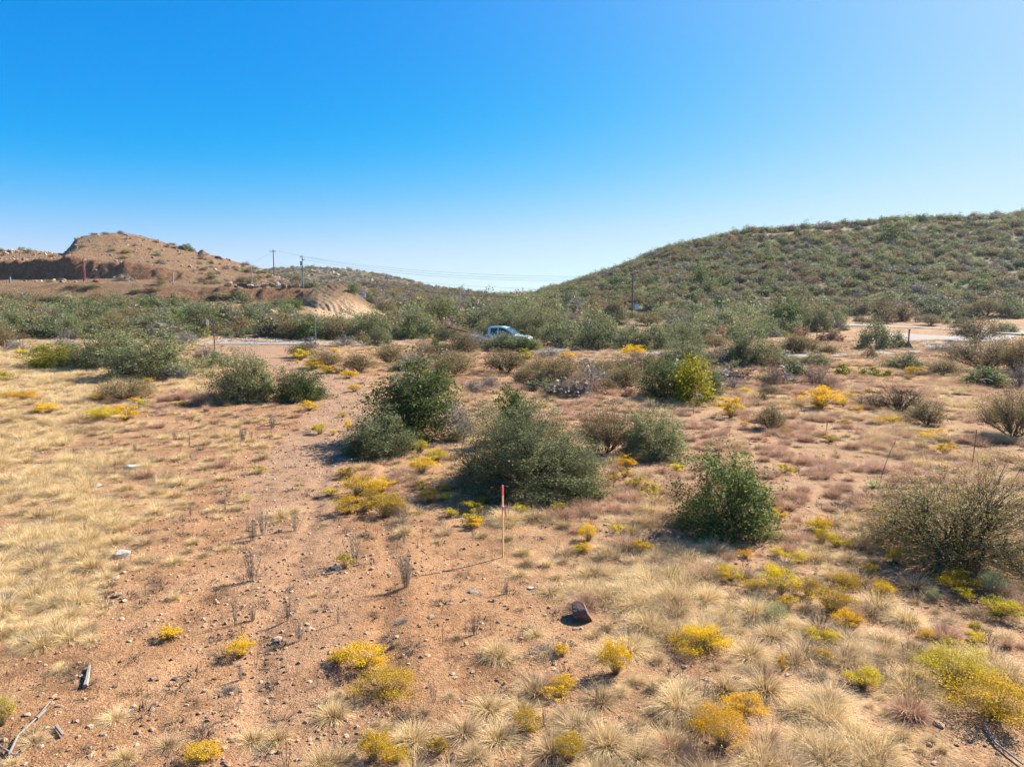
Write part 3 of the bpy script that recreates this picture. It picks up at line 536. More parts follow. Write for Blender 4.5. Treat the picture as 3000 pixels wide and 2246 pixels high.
# hand-set shrubs: zoom sheet, kind, centre x, front base y, width, height (in that sheet), label
HERO = [
 ('F','oak',1190,1215,930,545,'broad green oak shrub behind the foremost pink-topped stake, largest bush at centre',0),
 ('F','dark',1110,900,230,370,'tall sprig of green leaves rising behind the large central bush',1),
 ('F','dark',1560,1265,260,120,'low leafy green skirt of bush at right foot of the large central bush',0),
 ('F','dark',460,870,560,480,'open dark oak shrub beside the dirt track, behind the low round bush',1),
 ('F','oak',240,985,450,275,'low round grey-green bush at the edge of the dirt track, left of the central bush',0),
 ('F','oak',2010,985,420,320,'grey-green oak shrub with fanned dark limbs right of the large central bush',1),
 ('F','olive',1700,960,300,330,'brown half-bare thorny shrub wedged between the two oak bushes at centre',0),
 ('F','grey',770,860,220,240,'twiggy grey-brown shrub between the open dark oak and the central bush',0),
 ('G','dark',290,1510,620,560,'upright glossy bright-green shrub standing alone right of the foremost stake',0),
 ('J','yellow',1750,400,1120,720,'huge twiggy bush speckled with small yellow leaves at the right edge',0),
 ('G','olive',2130,860,360,340,'dark thorny mesquite at the right edge above the tall red-topped stake',1),
 ('G','bare',1400,690,420,190,'black bare-branched shrub with fanned stems before the pale grass patch',0),
 ('G','olive',1580,765,230,160,'small flat-topped thorny tree against the black bare-branched shrub',0),
 ('G','bare',1200,650,190,110,'low sprawl of dark bare twigs left of the black bare-branched shrub',1),
 ('G','olive',570,795,210,165,'small rounded olive thorny shrub standing in the red grass',1),
 ('G','grey',325,540,140,100,'small dark leafless shrub right of the yellow-green bush',1),
 ('G','rust',590,510,120,160,'upright rusty shrub with orange-tipped stems at the red grass edge',0),
 ('G','rust',860,510,240,130,'wide mauve-brown leafless thicket behind the orange-flowered shrub',1),
 ('G','rust',960,530,130,90,'right end of the mauve-brown thicket, a lower twiggy mound',0),
 ('G','dark',710,460,110,110,'small green shrub just left of the mauve-brown thicket',1),
 ('G','bright',680,395,60,50,'tiny lime-green shrub peeking above the small green shrub',0),
 ('G','bright',1040,440,100,75,'lime-green shrub right of the mauve-brown thicket',1),
 ('G','bright',1160,455,80,55,'lime-green shrub in the middle of the low bright row',0),
 ('G','bright',1240,450,90,65,'lime-green shrub, largest of the low bright row',1),
 ('G','bright',1325,450,60,45,'lime-green shrub at the right end of the low bright row',0),
 ('G','olive',520,610,90,60,'low olive shrub among yellow grass behind the small rounded thorny shrub',0),
 ('G','olive',570,565,150,60,'flat olive bush spreading at the foot of the upright rusty shrub',1),
 ('G','oak',430,380,350,255,'large grey-green oak with twisted dark limbs, beyond the pink survey stakes',0),
 ('G','oak',320,405,80,60,'small round blue-green bush in front of the twisted-limb oak',1),
 ('G','oak',650,370,160,90,'low grey-green oak right of the twisted-limb oak',1),
 ('G','oak',850,385,200,90,'grey-green bush in front of the gravel road, behind the lime shrubs',0),
 ('G','olive',750,300,240,110,'brown-green bush on the tan slope left of the gravel road',1),
 ('G','olive',1215,330,90,70,'little leaning thorn tree at the edge of the gravel road',0),
 ('G','olive',945,305,110,60,'low dome of olive scrub beside the gravel road start',1),
 ('G','oak',1240,275,210,195,'dark green oak clump left of the stone pyramid post',0),
 ('G','oak',1370,272,150,115,'smaller green oak between the oak clump and the stone pyramid post',1),
 ('G','olive',1900,230,270,160,'large dome-shaped mesquite standing by the upper paved road',0),
 ('G','olive',1950,420,430,235,'dark spreading tree clump at the right above the green bush',1),
 ('G','olive',2160,440,200,240,'dark tree at the right frame edge beyond the flagged stake',0),
 ('G','olive',1680,450,220,115,'dark olive rounded bush in front of the dome mesquite',0),
 ('G','dark',1950,515,270,130,'fresh green bush behind the stake with white ribbons',1),
 ('G','grey',2170,535,150,190,'hazy grey leafless shrub at the right edge by the ribboned stake',0),
 ('G','oak',1430,405,230,115,'loose grey-green bush between gravel road and the lime shrubs',1),
 ('G','grey',1740,300,200,90,'grey-brown leafless shrubs on the gravel turnout, one wide mound',1),
 ('G','rust',1630,290,120,60,'small rusty twig mound at the left end of the turnout shrubs',0),
 ('C','dark',1780,1310,400,340,'dark green shrub shadowing the ground left of the yellow-green bush',0),
 ('C','bright',2000,1335,330,375,'brilliant yellow-green bush behind the white-flagged stake',0),
 ('D','oak',370,1170,140,170,'pale grey-green oak hugging the right side of the yellow-green bush',0),
 ('C','oak',1950,1040,400,210,'grey-green oak just beyond the yellow-green bush',0),
 ('C','bright',1680,915,60,45,'small lime bush on the far road verge by the golden rabbitbrush',0),
 ('E','oak',720,400,380,270,'rear of two big oak bushes at left, half hidden by its neighbour',1),
 ('E','oak',990,465,520,300,'large round blue-green oak bush, front of the pair at left',0),
 ('E','bright',400,395,370,150,'dark yellow-olive bush left of the large blue-green oak',1),
 ('E','grey',1140,470,210,110,'pale grey dead brush at the right foot of the large blue-green oak',0),
 ('E','oak',1600,615,370,320,'dark domed oak bush left of the dirt track',1),
 ('E','dark',1945,615,300,205,'lower green bush joined to the right of the dark domed oak',0),
 ('E','oak',1415,388,160,105,'small round oak near the leaning metal pole',0),
 ('E','olive',815,610,330,150,'thin flat-topped thorn shrub on the straw grass at left',0),
 ('E','grey',1210,240,200,85,'grey leafless thicket beside the yellow and white marker sign',0),
 ('E','grey',1320,335,150,90,'grey leafless shrub at the foot of the metal pole',1),
 ('E','grey',110,290,170,85,'grey leafless shrub hiding the left end of the road',1),
 ('E','olive',30,275,120,150,'ochre-green shrub at the left frame edge by the road',0),
 ('E','oak',265,312,120,60,'small pale green bush near the dark yellow-olive bush',0),
 ('E','grey',440,270,200,70,'grey brush strip in front of the road at left',0),
]
MIDS = [  # further shrubs: sheet, kind, x, base, w, h
 ('B','oak',1430,1080,180,140),('B','olive',790,1180,230,110),('B','olive',1000,1260,230,130),('B','olive',1250,1300,260,150),('B','olive',1500,1230,250,160),('B','rust',1780,1150,160,120),('B','olive',2010,1330,320,190),('B','grey',1130,1090,180,100),('B','olive',1280,1070,130,90),('B','grey',850,1100,130,70),('B','oak',700,1020,240,130),('B','oak',1180,1000,150,90),('B','grey',1060,990,110,80),('B','oak',1290,990,150,110),('B','oak',950,1000,160,130),('B','oak',1600,970,240,110),('B','oak',1830,980,180,110),('B','grey',2130,1140,150,150),('B','dark',1880,1130,110,90),('B','olive',1930,1160,200,90),('B','oak',1960,1030,170,90),('B','oak',560,1000,150,120),('B','oak',420,990,180,80),('B','oak',220,970,160,60),
 ('B','oak',320,740,120,70),('B','oak',600,770,170,60),('B','dark',700,800,170,90),('B','oak',130,720,130,60),('B','oak',470,780,140,50),('B','olive',330,800,110,60),
 ('B','olive',1470,820,170,100),('B','dark',1200,665,90,75),('B','olive',1610,820,110,60),('B','olive',1700,860,150,70),('B','olive',1830,870,140,70),('B','dark',1810,790,110,50),('B','olive',1950,840,130,60),('B','olive',2060,900,150,80),('B','olive',2160,870,130,80),('B','bright',1895,790,60,40),('B','olive',1600,625,40,30),('B','dark',1625,600,22,28),('B','dark',1738,640,36,42),('B','dark',1985,645,24,20),
 ('C','olive',150,930,230,160),('C','oak',330,780,130,130),('C','grey',270,900,290,150),('C','oak',570,905,300,130),('C','oak',450,905,210,140),('C','dark',665,905,190,108),('C','bright',640,980,110,90),('C','oak',700,800,340,260),('C','oak',520,720,160,150),('C','oak',960,880,280,200),('C','oak',1240,900,270,230),('C','oak',1490,890,220,180),('C','oak',1690,900,260,210),('C','oak',1830,880,160,150),('C','olive',1230,670,180,130),('C','olive',880,700,170,120),('C','olive',1020,680,160,80),('C','grey',860,960,220,90),('C','olive',60,1130,230,190),('C','olive',500,1090,280,190),('C','olive',760,1150,180,190),('C','olive',930,1190,270,230),('C','olive',640,1180,160,150),('C','olive',1100,1220,140,140),('C','olive',1300,1110,180,130),('C','olive',1450,1220,220,190),('C','olive',1320,1240,160,110),('C','grey',240,1240,140,110),('C','grey',370,1215,150,120),('C','olive',1500,1050,130,90),('C','grey',1560,1040,190,110),('C','olive',1400,590,110,50),('C','oak',1500,640,140,60),('C','olive',1660,700,180,110),('C','oak',1800,650,170,80),('C','grey',1970,800,180,130),('C','oak',2060,880,150,90),('C','olive',1900,700,190,100),('C','oak',2180,740,120,110),('C','olive',200,780,120,60),('C','oak',60,820,160,110),('C','grey',1830,990,180,70),('C','olive',1650,1060,200,120),
 ('K','oak',480,370,420,200),('K','oak',760,290,380,220),('K','dark',1330,410,370,320),('K','oak',1250,430,170,160),('K','oak',1600,380,230,260),('K','oak',1800,400,220,260),('K','oak',2000,380,220,200),('K','grey',1200,470,120,80),('K','rust',1530,490,170,120),('K','rust',1830,540,170,130),('K','rust',1980,540,180,140),('K','olive',1040,380,200,150),('K','oak',70,460,260,220),('K','oak',100,640,260,230),('K','oak',150,820,380,200),('K','olive',420,620,260,150),('K','oak',700,830,200,180),('K','grey',470,430,170,80),('K','olive',1440,680,260,200),('K','olive',1640,680,170,170),('K','olive',1870,700,170,110),('K','olive',80,300,120,110),('K','oak',1150,850,160,150),('K','bright',1350,470,80,40),
 ('D','oak',1890,700,140,60),('D','olive',1990,700,170,110),('D','oak',1660,680,220,100),('D','olive',1660,750,110,60),('D','oak',1850,760,110,60),('D','olive',1400,700,130,50),('D','oak',1290,680,150,70),('D','rust',1240,670,110,60),('D','olive',1450,660,120,60),('D','oak',2140,700,150,90),('D','oak',2100,790,130,60),('D','olive',1120,680,110,50),('D','oak',1000,700,120,50),('D','dark',300,515,90,110),('D','dark',1425,265,100,100),('D','dark',885,225,55,45),('D','oak',1680,250,70,55),('D','dark',1150,165,60,35),('D','dark',1400,160,70,35),('D','dark',1520,160,90,35),('D','dark',1760,145,60,35),
 ('A','dark',1520,318,80,55),('A','olive',1300,590,100,40),('A','olive',600,630,110,40),('A','oak',740,640,130,50),('A','olive',1230,660,130,45),('A','oak',1100,670,90,30),('A','dark',1160,790,160,70),('A','oak',520,930,210,110),('A','oak',130,920,230,120),('A','grey',310,1000,170,100),('A','olive',160,990,130,60),('A','oak',720,900,200,100),('A','oak',1340,950,170,110),('A','grey',1280,980,110,60),('A','oak',1480,930,180,100),('A','oak',1600,860,170,80),('A','oak',900,880,200,90),('A','oak',1060,900,190,90),('A','oak',380,850,200,90),('A','grey',560,1030,190,80),('A','grey',440,1010,90,60),('A','oak',280,800,160,60),('A','oak',600,800,160,60),('A','oak',70,780,150,70),('A','grey',1560,790,200,40),('A','oak',850,770,160,50),('A','grey',1000,560,120,50),('A','olive',400,575,60,25),('A','olive',910,325,50,22),('A','bright',1015,340,60,35),('A','olive',1000,385,70,28),('A','oak',1940,710,110,45),('A','olive',1750,720,120,40),
]
for z, k, x, y, w_, h, lab, v in HERO:
    f = 1.14 if z in 'EF' else 1.06
    place_shrub(k, *conv(z, x, y+h*.02, w_*f, h*(1+(f-1)*.6)), label=lab, var=v)
for z, k, x, y, w_, h in MIDS:
    f = 1.32 if z in 'CKF' else 1.1
    place_shrub(k, *conv(z, x, y+h*.04, w_*f, h*(1.08 if z == 'C' else f)))
# ---- flowering half-shrubs
YB = [
 ('E','lime',145,312,75,28),('E','lime',30,485,95,55),('E','amber',160,607,120,55),('E','lime',655,742,170,85),('E','amber',745,700,90,40),('E','gold',820,735,110,80),('E','gold',870,628,50,40),('E','lime',935,645,60,38),('E','gold',960,492,60,30),('E','gold',315,692,120,28),('E','gold',650,602,90,30),('E','lime',2075,825,90,60),('E','lime',2157,835,42,36),('E','gold',2000,672,110,48),('E','lime',1950,342,90,58),('E','gold',2020,405,90,45),('E','gold',2125,428,80,22),('E','lime',1680,1080,65,50),('E','lime',2135,1232,90,48),('E','gold',1185,640,50,30),('E','amber',1275,330,70,25),('E','gold',30,600,80,40),
 ('H','gold',1095,860,110,105),('H','gold',1560,965,140,130),('H','lime',15,1395,120,190),('H','gold',1310,1645,180,120),('H','gold',2185,1025,120,105),
 ('I','lime',20,372,80,95),('I','gold',140,1055,240,170),('I','gold',280,1265,310,165),('I','gold',1430,965,80,90),('I','gold',1780,1095,170,230),('I','gold',1450,1195,140,110),('I','gold',1200,1485,150,175),('I','gold',1370,1245,110,90),('I','gold',1485,1655,170,180),('I','gold',210,1640,190,180),('I','gold',350,1655,150,110),('I','gold',640,1610,110,90),('I','lime',850,105,100,80),('I','lime',1545,290,70,65),('I','lime',1800,152,95,50),('I','gold',1940,265,95,75),('I','lime',700,52,80,65),
 ('J','gold',100,965,270,185),('J','lime',635,565,170,195),('J','gold',815,575,120,130),('J','gold',680,645,95,100),('J','gold',460,535,135,80),('J','gold',1040,515,150,110),('J','gold',960,690,230,175),('J','gold',1280,525,80,80),('J','lime',1000,235,115,85),('J','lime',880,155,130,80),('J','lime',740,335,115,70),('J','lime',600,305,85,50),('J','lime',310,445,130,90),('J','lime',1740,1190,370,260),('J','gold',2010,1410,430,290),('J','lime',2050,695,210,130),('J','amber',1790,515,180,110),('J','lime',1805,582,110,68),('J','lime',1895,805,65,60),('J','amber',250,1605,260,290),('J','amber',405,1375,190,165),('J','amber',645,1065,55,120),('J','gold',1210,450,80,110),('J','lime',1880,870,100,80),
 ('F','gold',45,462,75,42),('F','gold',85,548,75,40),('F','gold',45,802,52,60),('F','gold',10,715,45,35),('F','lime',510,945,90,70),('F','gold',50,1112,95,70),('F','gold',110,1232,170,120),('F','gold',200,1275,130,90),('F','gold',40,1352,140,115),('F','gold',155,1332,110,70),('F','gold',290,1375,180,140),('F','gold',250,1222,150,100),('F','gold',520,1082,150,90),('F','lime',620,1002,130,70),('F','gold',575,1285,115,90),('F','gold',660,1202,60,55),('F','lime',520,1190,70,60),('F','lime',690,1262,60,55),('F','lime',845,1345,95,85),('F','lime',910,1285,60,55),('F','lime',1150,1352,95,65),('F','lime',1400,1335,80,65),('F','gold',1835,1112,60,68),('F','gold',1770,1142,62,58),('F','lime',1910,1172,80,65),('F','lime',2010,1232,110,80),('F','gold',1830,1012,80,60),('F','gold',740,870,90,50),('F','amber',850,1445,90,75),('F','gold',1480,590,50,25),('F','gold',2150,790,60,30),
 ('C','gold',1550,968,170,90),('C','amber',990,985,100,65),
 ('G','amber',890,655,210,115),('G','gold',885,662,80,30),('G','gold',1130,672,50,30),('G','gold',1575,862,80,30),('G','gold',1700,960,110,70),('G','gold',1650,715,70,30),('G','gold',310,715,110,110),('G','gold',1090,590,60,28),('G','gold',1500,445,110,25),('G','gold',1290,755,70,30),('G','gold',1050,760,60,28),('G','gold',960,880,80,45),('G','gold',1640,840,90,35),('G','gold',1460,470,60,20),('G','gold',1200,555,50,20),('G','lime',400,560,70,30),('G','gold',690,540,50,28),('G','gold',1370,760,80,25),('G','gold',290,545,60,25),('G','gold',660,820,70,26),
 ('B','gold',775,1190,100,55),('B','gold',880,1270,150,60),('B','gold',1000,1310,110,35),('B','gold',1170,1345,100,50),('B','gold',750,1230,30,25),('B','gold',1100,1310,60,30),('B','gold',1050,1140,60,25),
]
_bl = {}
def bl(k, big, v):
    key = (k, big, v)
    if key not in _bl: _bl[key] = bloom('rabbitbrush', len(_bl)*3+5, 'stem', k, *((460, 7000, .007, .015), (280, 3000, .011, .025), (130, 900, .02, .05))[big])
    return _bl[key]
PH = {'gold': 'golden rabbitbrush', 'lime': 'lemon-yellow snakeweed', 'amber': 'amber-brown rabbitbrush'}
def place_low(px, py, wpx, hpx, zmin=.12, back=.28):
    X, Y, Z = hit(px, py); W = wpx*(Y*cp-(Z-CAMZ)*sp)/F; Yc = Y+W*back; Xc = X*Yc/Y; Zc = gz(Xc, Yc)
    H = CAMZ+float(slope(py-hpx))*Yc - Zc; return Xc, Yc, Zc, W, max(H, zmin)
for z, k, x, y, w_, h in YB:
    px, py, wpx, hpx = conv(z, x, y, w_, h); Xc, Yc, Zc, W, H = place_low(px, py+hpx*.06, wpx*1.28, hpx*1.2, .15)
    st, fl = bl(k, 0 if wpx > 110 else 1 if wpx > 50 else 2, random.randrange(2)); H = max(H, W*.42)
    o = root('snakeweed' if k == 'lime' else 'rabbitbrush', (Xc, Yc, Zc-.02), '', 'shrub', 'yellow flowering half-shrubs', random.random()*6.28, (W*1.08, W*1.08, H*1.12))
    ob('stems', st, o); ob('flowers', fl, o); things.append((o, px, py-hpx*.5, PH[k], wpx, False))
def small_yellow():
    r2 = random.Random(8); n = 0
    while n < 34:
        px, py = r2.uniform(1500, 3000), 1190+(r2.random()**1.3)*900
        if py > 1250+.25*px+560 or (px < 620 and py > 1500) or (px < 2000 and py > 1950): continue
        X, Y, Z = hit(px, py)
        if plan(np.array([X]), np.array([Y]), DEN)[0] < .5: continue
        if math.hypot(px-1700, py-1790) < 170: continue
        k = r2.choice(['gold', 'gold', 'lime', 'amber']); W = r2.uniform(.18, .42); st, fl = bl(k, 1 if py > 1400 else 2, r2.randrange(2))
        o = root('snakeweed' if k == 'lime' else 'rabbitbrush', (X, Y, Z-.02), '', 'shrub', 'yellow flowering half-shrubs', r2.random()*6.28, (W, W, W*r2.uniform(.6, .9)))
        ob('stems', st, o); ob('flowers', fl, o); things.append((o, px, py, 'small '+PH[k], W*F/Y, False)); n += 1
small_yellow()
# ---- distinct grass tufts of the foreground
TU = [
 ('E','straw',740,1440,110,90),('E','straw',900,1400,160,90),('E','straw',1260,1540,100,90),('E','straw',1435,1470,60,50),('E','straw',300,1160,100,60),('E','straw',490,1100,90,60),('E','straw',1470,850,120,110),('E','straw',1510,1290,60,50),('E','straw',1270,1165,50,35),('E','straw',850,970,110,90),('E','straw',1130,1035,70,40),('E','straw',450,1370,90,80),('E','straw',1060,1300,110,90),('E','straw',1160,1310,60,50),('E','straw',960,840,70,50),('E','pink',1340,680,80,90),
 ('E','pink',1060,620,190,110),('E','pink',1170,610,200,150),('E','pink',1300,640,230,180),('E','pink',1370,590,140,130),('E','straw',1240,560,180,110),
 ('H','straw',840,195,110,75),('H','straw',1260,215,110,90),('H','straw',1130,580,120,135),('H','tan',1320,325,150,110),('H','straw',665,695,100,70),('H','straw',400,825,150,100),('H','straw',400,1055,100,90),('H','straw',520,610,200,180),('H','straw',60,575,150,130),('H','straw',70,435,170,140),('H','straw',2040,565,80,85),('H','straw',2050,665,60,70),('H','deadgrey',1480,1185,160,110),('H','straw',350,560,150,100),('H','straw',250,700,180,130),('H','straw',130,310,150,110),('H','straw',200,950,180,110),
 ('I','tan',920,190,150,110),('I','tan',1080,195,130,100),('I','straw',1180,310,180,140),('I','straw',1330,365,150,130),('I','tan',1440,355,130,110),('I','tan',1565,405,110,80),('I','straw',1680,265,120,110),('I','tan',1800,425,170,110),('I','tan',1640,600,150,110),('I','straw',1820,565,180,160),('I','straw',2110,585,160,150),('I','tan',1960,455,100,80),('I','tan',2040,335,130,110),('I','tan',2060,765,200,150),('I','tan',2050,1005,180,160),('I','straw',1680,1215,130,80),('I','straw',1950,1210,350,260),('I','tan',2060,1420,330,280),('I','straw',1150,1122,60,30),('I','tan',740,835,110,50),('I','tan',990,1475,120,100),('I','tan',700,1225,150,90),('I','tan',360,915,80,60),('I','tan',1600,1465,60,70),('I','straw',280,1480,270,190),('I','deadgrey',400,745,120,45),('I','tan',1160,650,100,60),
 ('J','tan',600,175,160,130),('J','tan',870,205,110,70),('J','tan',750,95,80,40),('J','tan',1010,98,90,50),('J','tan',1110,115,80,50),('J','tan',1100,285,80,60),('J','straw',1000,325,130,80),('J','straw',940,385,130,90),('J','tan',910,445,90,80),('J','tan',1460,705,150,110),('J','tan',1720,745,150,120),('J','tan',1350,625,120,100),('J','tan',1500,605,120,90),('J','tan',1640,675,110,80),('J','straw',1260,685,140,90),('J','tan',1900,765,140,80),('J','tan',510,1045,170,160),('J','tan',930,1015,100,130),('J','tan',900,1115,170,120),('J','straw',1140,1125,180,140),('J','straw',1370,1240,220,170),('J','straw',1210,1325,110,115),('J','tan',1530,1135,120,130),('J','tan',1480,930,200,200),('J','tan',1300,970,180,170),('J','tan',890,860,130,120),('J','tan',60,1190,180,180),('J','straw',200,800,370,290),('J','tan',300,1060,230,150),('J','tan',710,1010,190,160),('J','straw',1660,1290,110,90),('J','tan',860,1430,220,220),('J','straw',1080,1610,220,250),('J','straw',1400,1360,250,200),('J','straw',1610,1610,200,250),('J','deadgrey',500,1600,230,200),('J','straw',700,860,170,120),
 ('J','pink',1110,745,190,250),('J','pink',2100,965,250,250),('G','pink',960,1330,170,80),('G','pink',780,1210,200,90),('G','pink',480,870,200,60),
 ('G','straw',1800,660,240,90),('G','straw',1750,680,150,70),('G','straw',1850,690,160,70),('G','straw',1780,625,180,60),('G','straw',1880,620,130,60),('G','straw',1690,600,110,50),('G','straw',1930,685,110,60),('G','straw',1700,640,160,70),('G','straw',1900,650,140,60),
]
def tierdef(k):
    return {'straw': ('straw', 1.0), 'tan': ('tan', 1.05), 'pink': ('pink', .8), 'deadgrey': ('deadgrey', 1.2)}[k]
_tf = {}
def tf(k, t, v):
    key = (k, t, v)
    if key not in _tf:
        n, wd = ((1100, .0065), (560, .011), (260, .02))[t]; m, le = tierdef(k)
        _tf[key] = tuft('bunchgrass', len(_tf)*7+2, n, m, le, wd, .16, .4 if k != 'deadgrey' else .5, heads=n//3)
    return _tf[key]
PT = {'straw': 'pale straw bunchgrass tuft', 'tan': 'tan bunchgrass tuft', 'pink': 'reddish bunchgrass clump', 'deadgrey': 'ash-grey dead grass tuft'}
TU2 = []
for z, k, x, y, w_, h in TU:
    if w_ > 190 and z in 'HIJ':
        m = 3 if w_ < 260 else 5
        for i in range(m): q = i/(m-1)-.5; TU2.append((z, k if i % 2 == 0 or k == 'pink' else 'tan', x+q*w_*.72, y-h*.30*((i*2) % m)/m-h*.03, w_*1.25/m**.75, h*(.52+.12*(i % 2))))
    else: TU2.append((z, k, x, y, w_, h))
for z, k, x, y, w_, h in TU2:
    px, py, wpx, hpx = conv(z, x, y, w_, h); Xc, Yc, Zc, W, H = place_low(px, py, wpx, hpx, .12); H = max(H, W*.28)
    me = tf(k, 0 if wpx > 75 else 1 if wpx > 32 else 2, random.randrange(2))
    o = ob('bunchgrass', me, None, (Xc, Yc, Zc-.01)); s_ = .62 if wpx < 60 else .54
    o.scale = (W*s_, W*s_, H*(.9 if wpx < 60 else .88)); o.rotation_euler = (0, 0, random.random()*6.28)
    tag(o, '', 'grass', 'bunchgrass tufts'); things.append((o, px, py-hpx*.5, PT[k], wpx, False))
# ---- dry upright weeds, sagebrush and yucca
WE = [('E',1640,1515,95,150),('E',1705,1475,90,170),('E',1910,1460,115,165),('E',1765,790,80,90),('H',1640,470,150,230),('H',1525,740,85,225),('H',1865,715,40,150),('H',1935,840,100,170),('I',95,345,190,230),('I',420,490,125,210),('I',865,805,70,150),('I',405,218,30,150),('I',1070,550,40,90),('E',1240,1360,45,90),('E',1460,1330,60,110),('E',875,960,40,80),('E',1130,870,60,80),('E',1230,900,50,80),('E',1575,870,60,90),('E',1630,860,40,60),('H',2190,740,40,150),('H',1640,730,60,110),('I',90,1330,60,120),('I',10,1370,40,120),('I',1560,700,50,90),('H',1560,1100,60,80),('H',2060,1170,50,120),('I',330,910,50,90),('I',1310,1400,50,110),('I',1150,1290,40,90)]
wm = [weed('dry_weed', 40+i, n, 'deadgrey', s) for i, (n, s) in enumerate([(24, 14), (16, 14), (10, 12)])]
for i, (z, x, y, w_, h) in enumerate(WE):
    px, py, wpx, hpx = conv(z, x, y, w_, h); Xc, Yc, Zc, W, H = place_low(px, py, wpx, hpx, .12, .05); H = max(H, .2)
    o = ob('dry_weed', wm[i % 3], None, (Xc, Yc, Zc-.01)); s = min(max(W*1.5, H*.5), H*1.3); o.scale = (s, s, H*1.05); o.rotation_euler = (0, 0, random.random()*6.28)
    tag(o, '', 'weed', 'dry upright weeds on the bare soil'); things.append((o, px, py-hpx*.5, 'brown upright dried weed', wpx, False))
sgm = bloom('sagebrush', 77, 'sage', 'sage', 200, 2400, .012, .02, low=.1)
for z, x, y, w_, h, lab in [('J',600,765,220,210,'pale green feathery sagebrush among the yellow half-shrubs'),('J',2000,545,220,205,'pale green plumed sagebrush below the yellow-leaved bush'),('J',1620,585,110,120,'small pale green sagebrush left of the plumed sagebrush')]:
    px, py, wpx, hpx = conv(z, x, y, w_, h); Xc, Yc, Zc, W, H = place_low(px, py, wpx, hpx)
    o = root('sagebrush', (Xc, Yc, Zc-.02), lab, 'shrub', 'pale green sagebrush', 1, (W*1.1, W*1.1, H*1.1)); ob('stems', sgm[0], o); ob('leaves', sgm[1], o)
rs = np.random.RandomState(3); V, Q, P = blades(rs, 130, .05, 1.45, 1.0, .035, .02, 4, .8)
yl = mesh_q('yucca_leaves', V, Q, {'tint': np.repeat(rs.rand(130), 8)}, False, [M['yucca']])
px, py, wpx, hpx = conv('G', 1240, 1190, 150, 100); Xc, Yc, Zc, W, H = place_low(px, py, wpx, hpx)
yo = root('yucca', (Xc, Yc, Zc), 'spiky pale green yucca rosette with a thin dry flower stalk', 'plant', None, 0, (1, 1, 1)); yy_ = ob('leaves', yl, yo); yy_.scale = (W*.6, W*.6, H*1.0)
stv, stq = tubes(np.array([[[.1, 0, 0], [.20, .05, .35], [.33, .1, .7], [.48, .12, 1.05]]]), np.array([[.008, .008, .007, .005]]), 6)
ob('flower_stalk', mesh_q('flower_stalk', stv, stq, {'tint': np.full(len(stv), .4)}, True, [M['barkgrey']]), yo)
# ---- rocks
RK = [('I',1552,700,115,130,'darkrock','dark maroon angular boulder casting a shadow on the bare soil','boulder'),
 ('H',800,305,100,60,'palerock','pale lichen-grey rock at the edge of the straw grass','rock'),('H',765,555,60,38,'rock','small tan rock beside the bright straw tuft','rock'),
 ('H',1800,862,50,42,'greyrock','small slate-grey rock on the bare soil left of centre','rock'),('H',1750,885,30,25,'rock','little brown stone touching the slate-grey rock','rock'),('H',1505,785,32,26,'rock','small buff stone under the pair of thin dry weeds','rock'),
 ('H',985,1125,32,22,'greyrock','flat grey pebble left of the dead grey tuft','rock'),('H',1135,1092,42,22,'greyrock','dark grey flat stone above the flat grey pebble','rock'),('H',1550,1025,45,20,'rock','flat cream stone under the golden rabbitbrush','rock'),
 ('H',985,1290,45,20,'rock','flat buff stone low on the bare orange soil','rock'),('I',850,550,60,30,'greyrock','pair-toned grey stone on the soil left of the dark boulder','rock'),('I',992,585,28,22,'rock','small orange-tan stone left of the dark boulder','rock'),
 ('I',1235,512,55,22,'palerock','flat pale grey stone between the foremost stake and the boulder','rock'),('I',578,700,55,20,'rock','flat pinkish stone in the middle of the bare soil','rock'),('I',692,705,20,18,'rock','small white round stone in the middle of the bare soil','rock'),
 ('I',635,152,36,18,'rock','pale flat stone near the top of the bare soil patch','rock'),('J',350,1120,50,30,'rock','pale tan stone between tufts in the lower right','rock'),('E',870,1055,110,45,'palerock','weathered grey rock or driftwood lump in the straw grass','rock'),('E',630,1170,70,24,'palerock','flat pale rock in the straw grass at left','rock'),('H',2180,385,60,35,'greyrock','grey stone in the shadow at the edge of the track','rock')]
for i, (z, x, y, w_, h, m, lab, cat) in enumerate(RK):
    px, py, wpx, hpx = conv(z, x, y, w_, h); Xc, Yc, Zc, W, H = place_low(px, py, wpx, hpx, .03, .2)
    me = rockmesh(cat, 60+i, M[m], 4 if i == 0 else 3, .3 if i else .22, 12)
    o = ob(cat, me, None, (Xc, Yc, Zc+H*.32)); o.scale = (W*.95, W*.8, H*.55) if i == 0 else (W*.66, W*.55, H*.75); o.rotation_euler = (.1, .15, i*1.3); tag(o, lab, cat, None if i == 0 else 'loose stones on the soil')
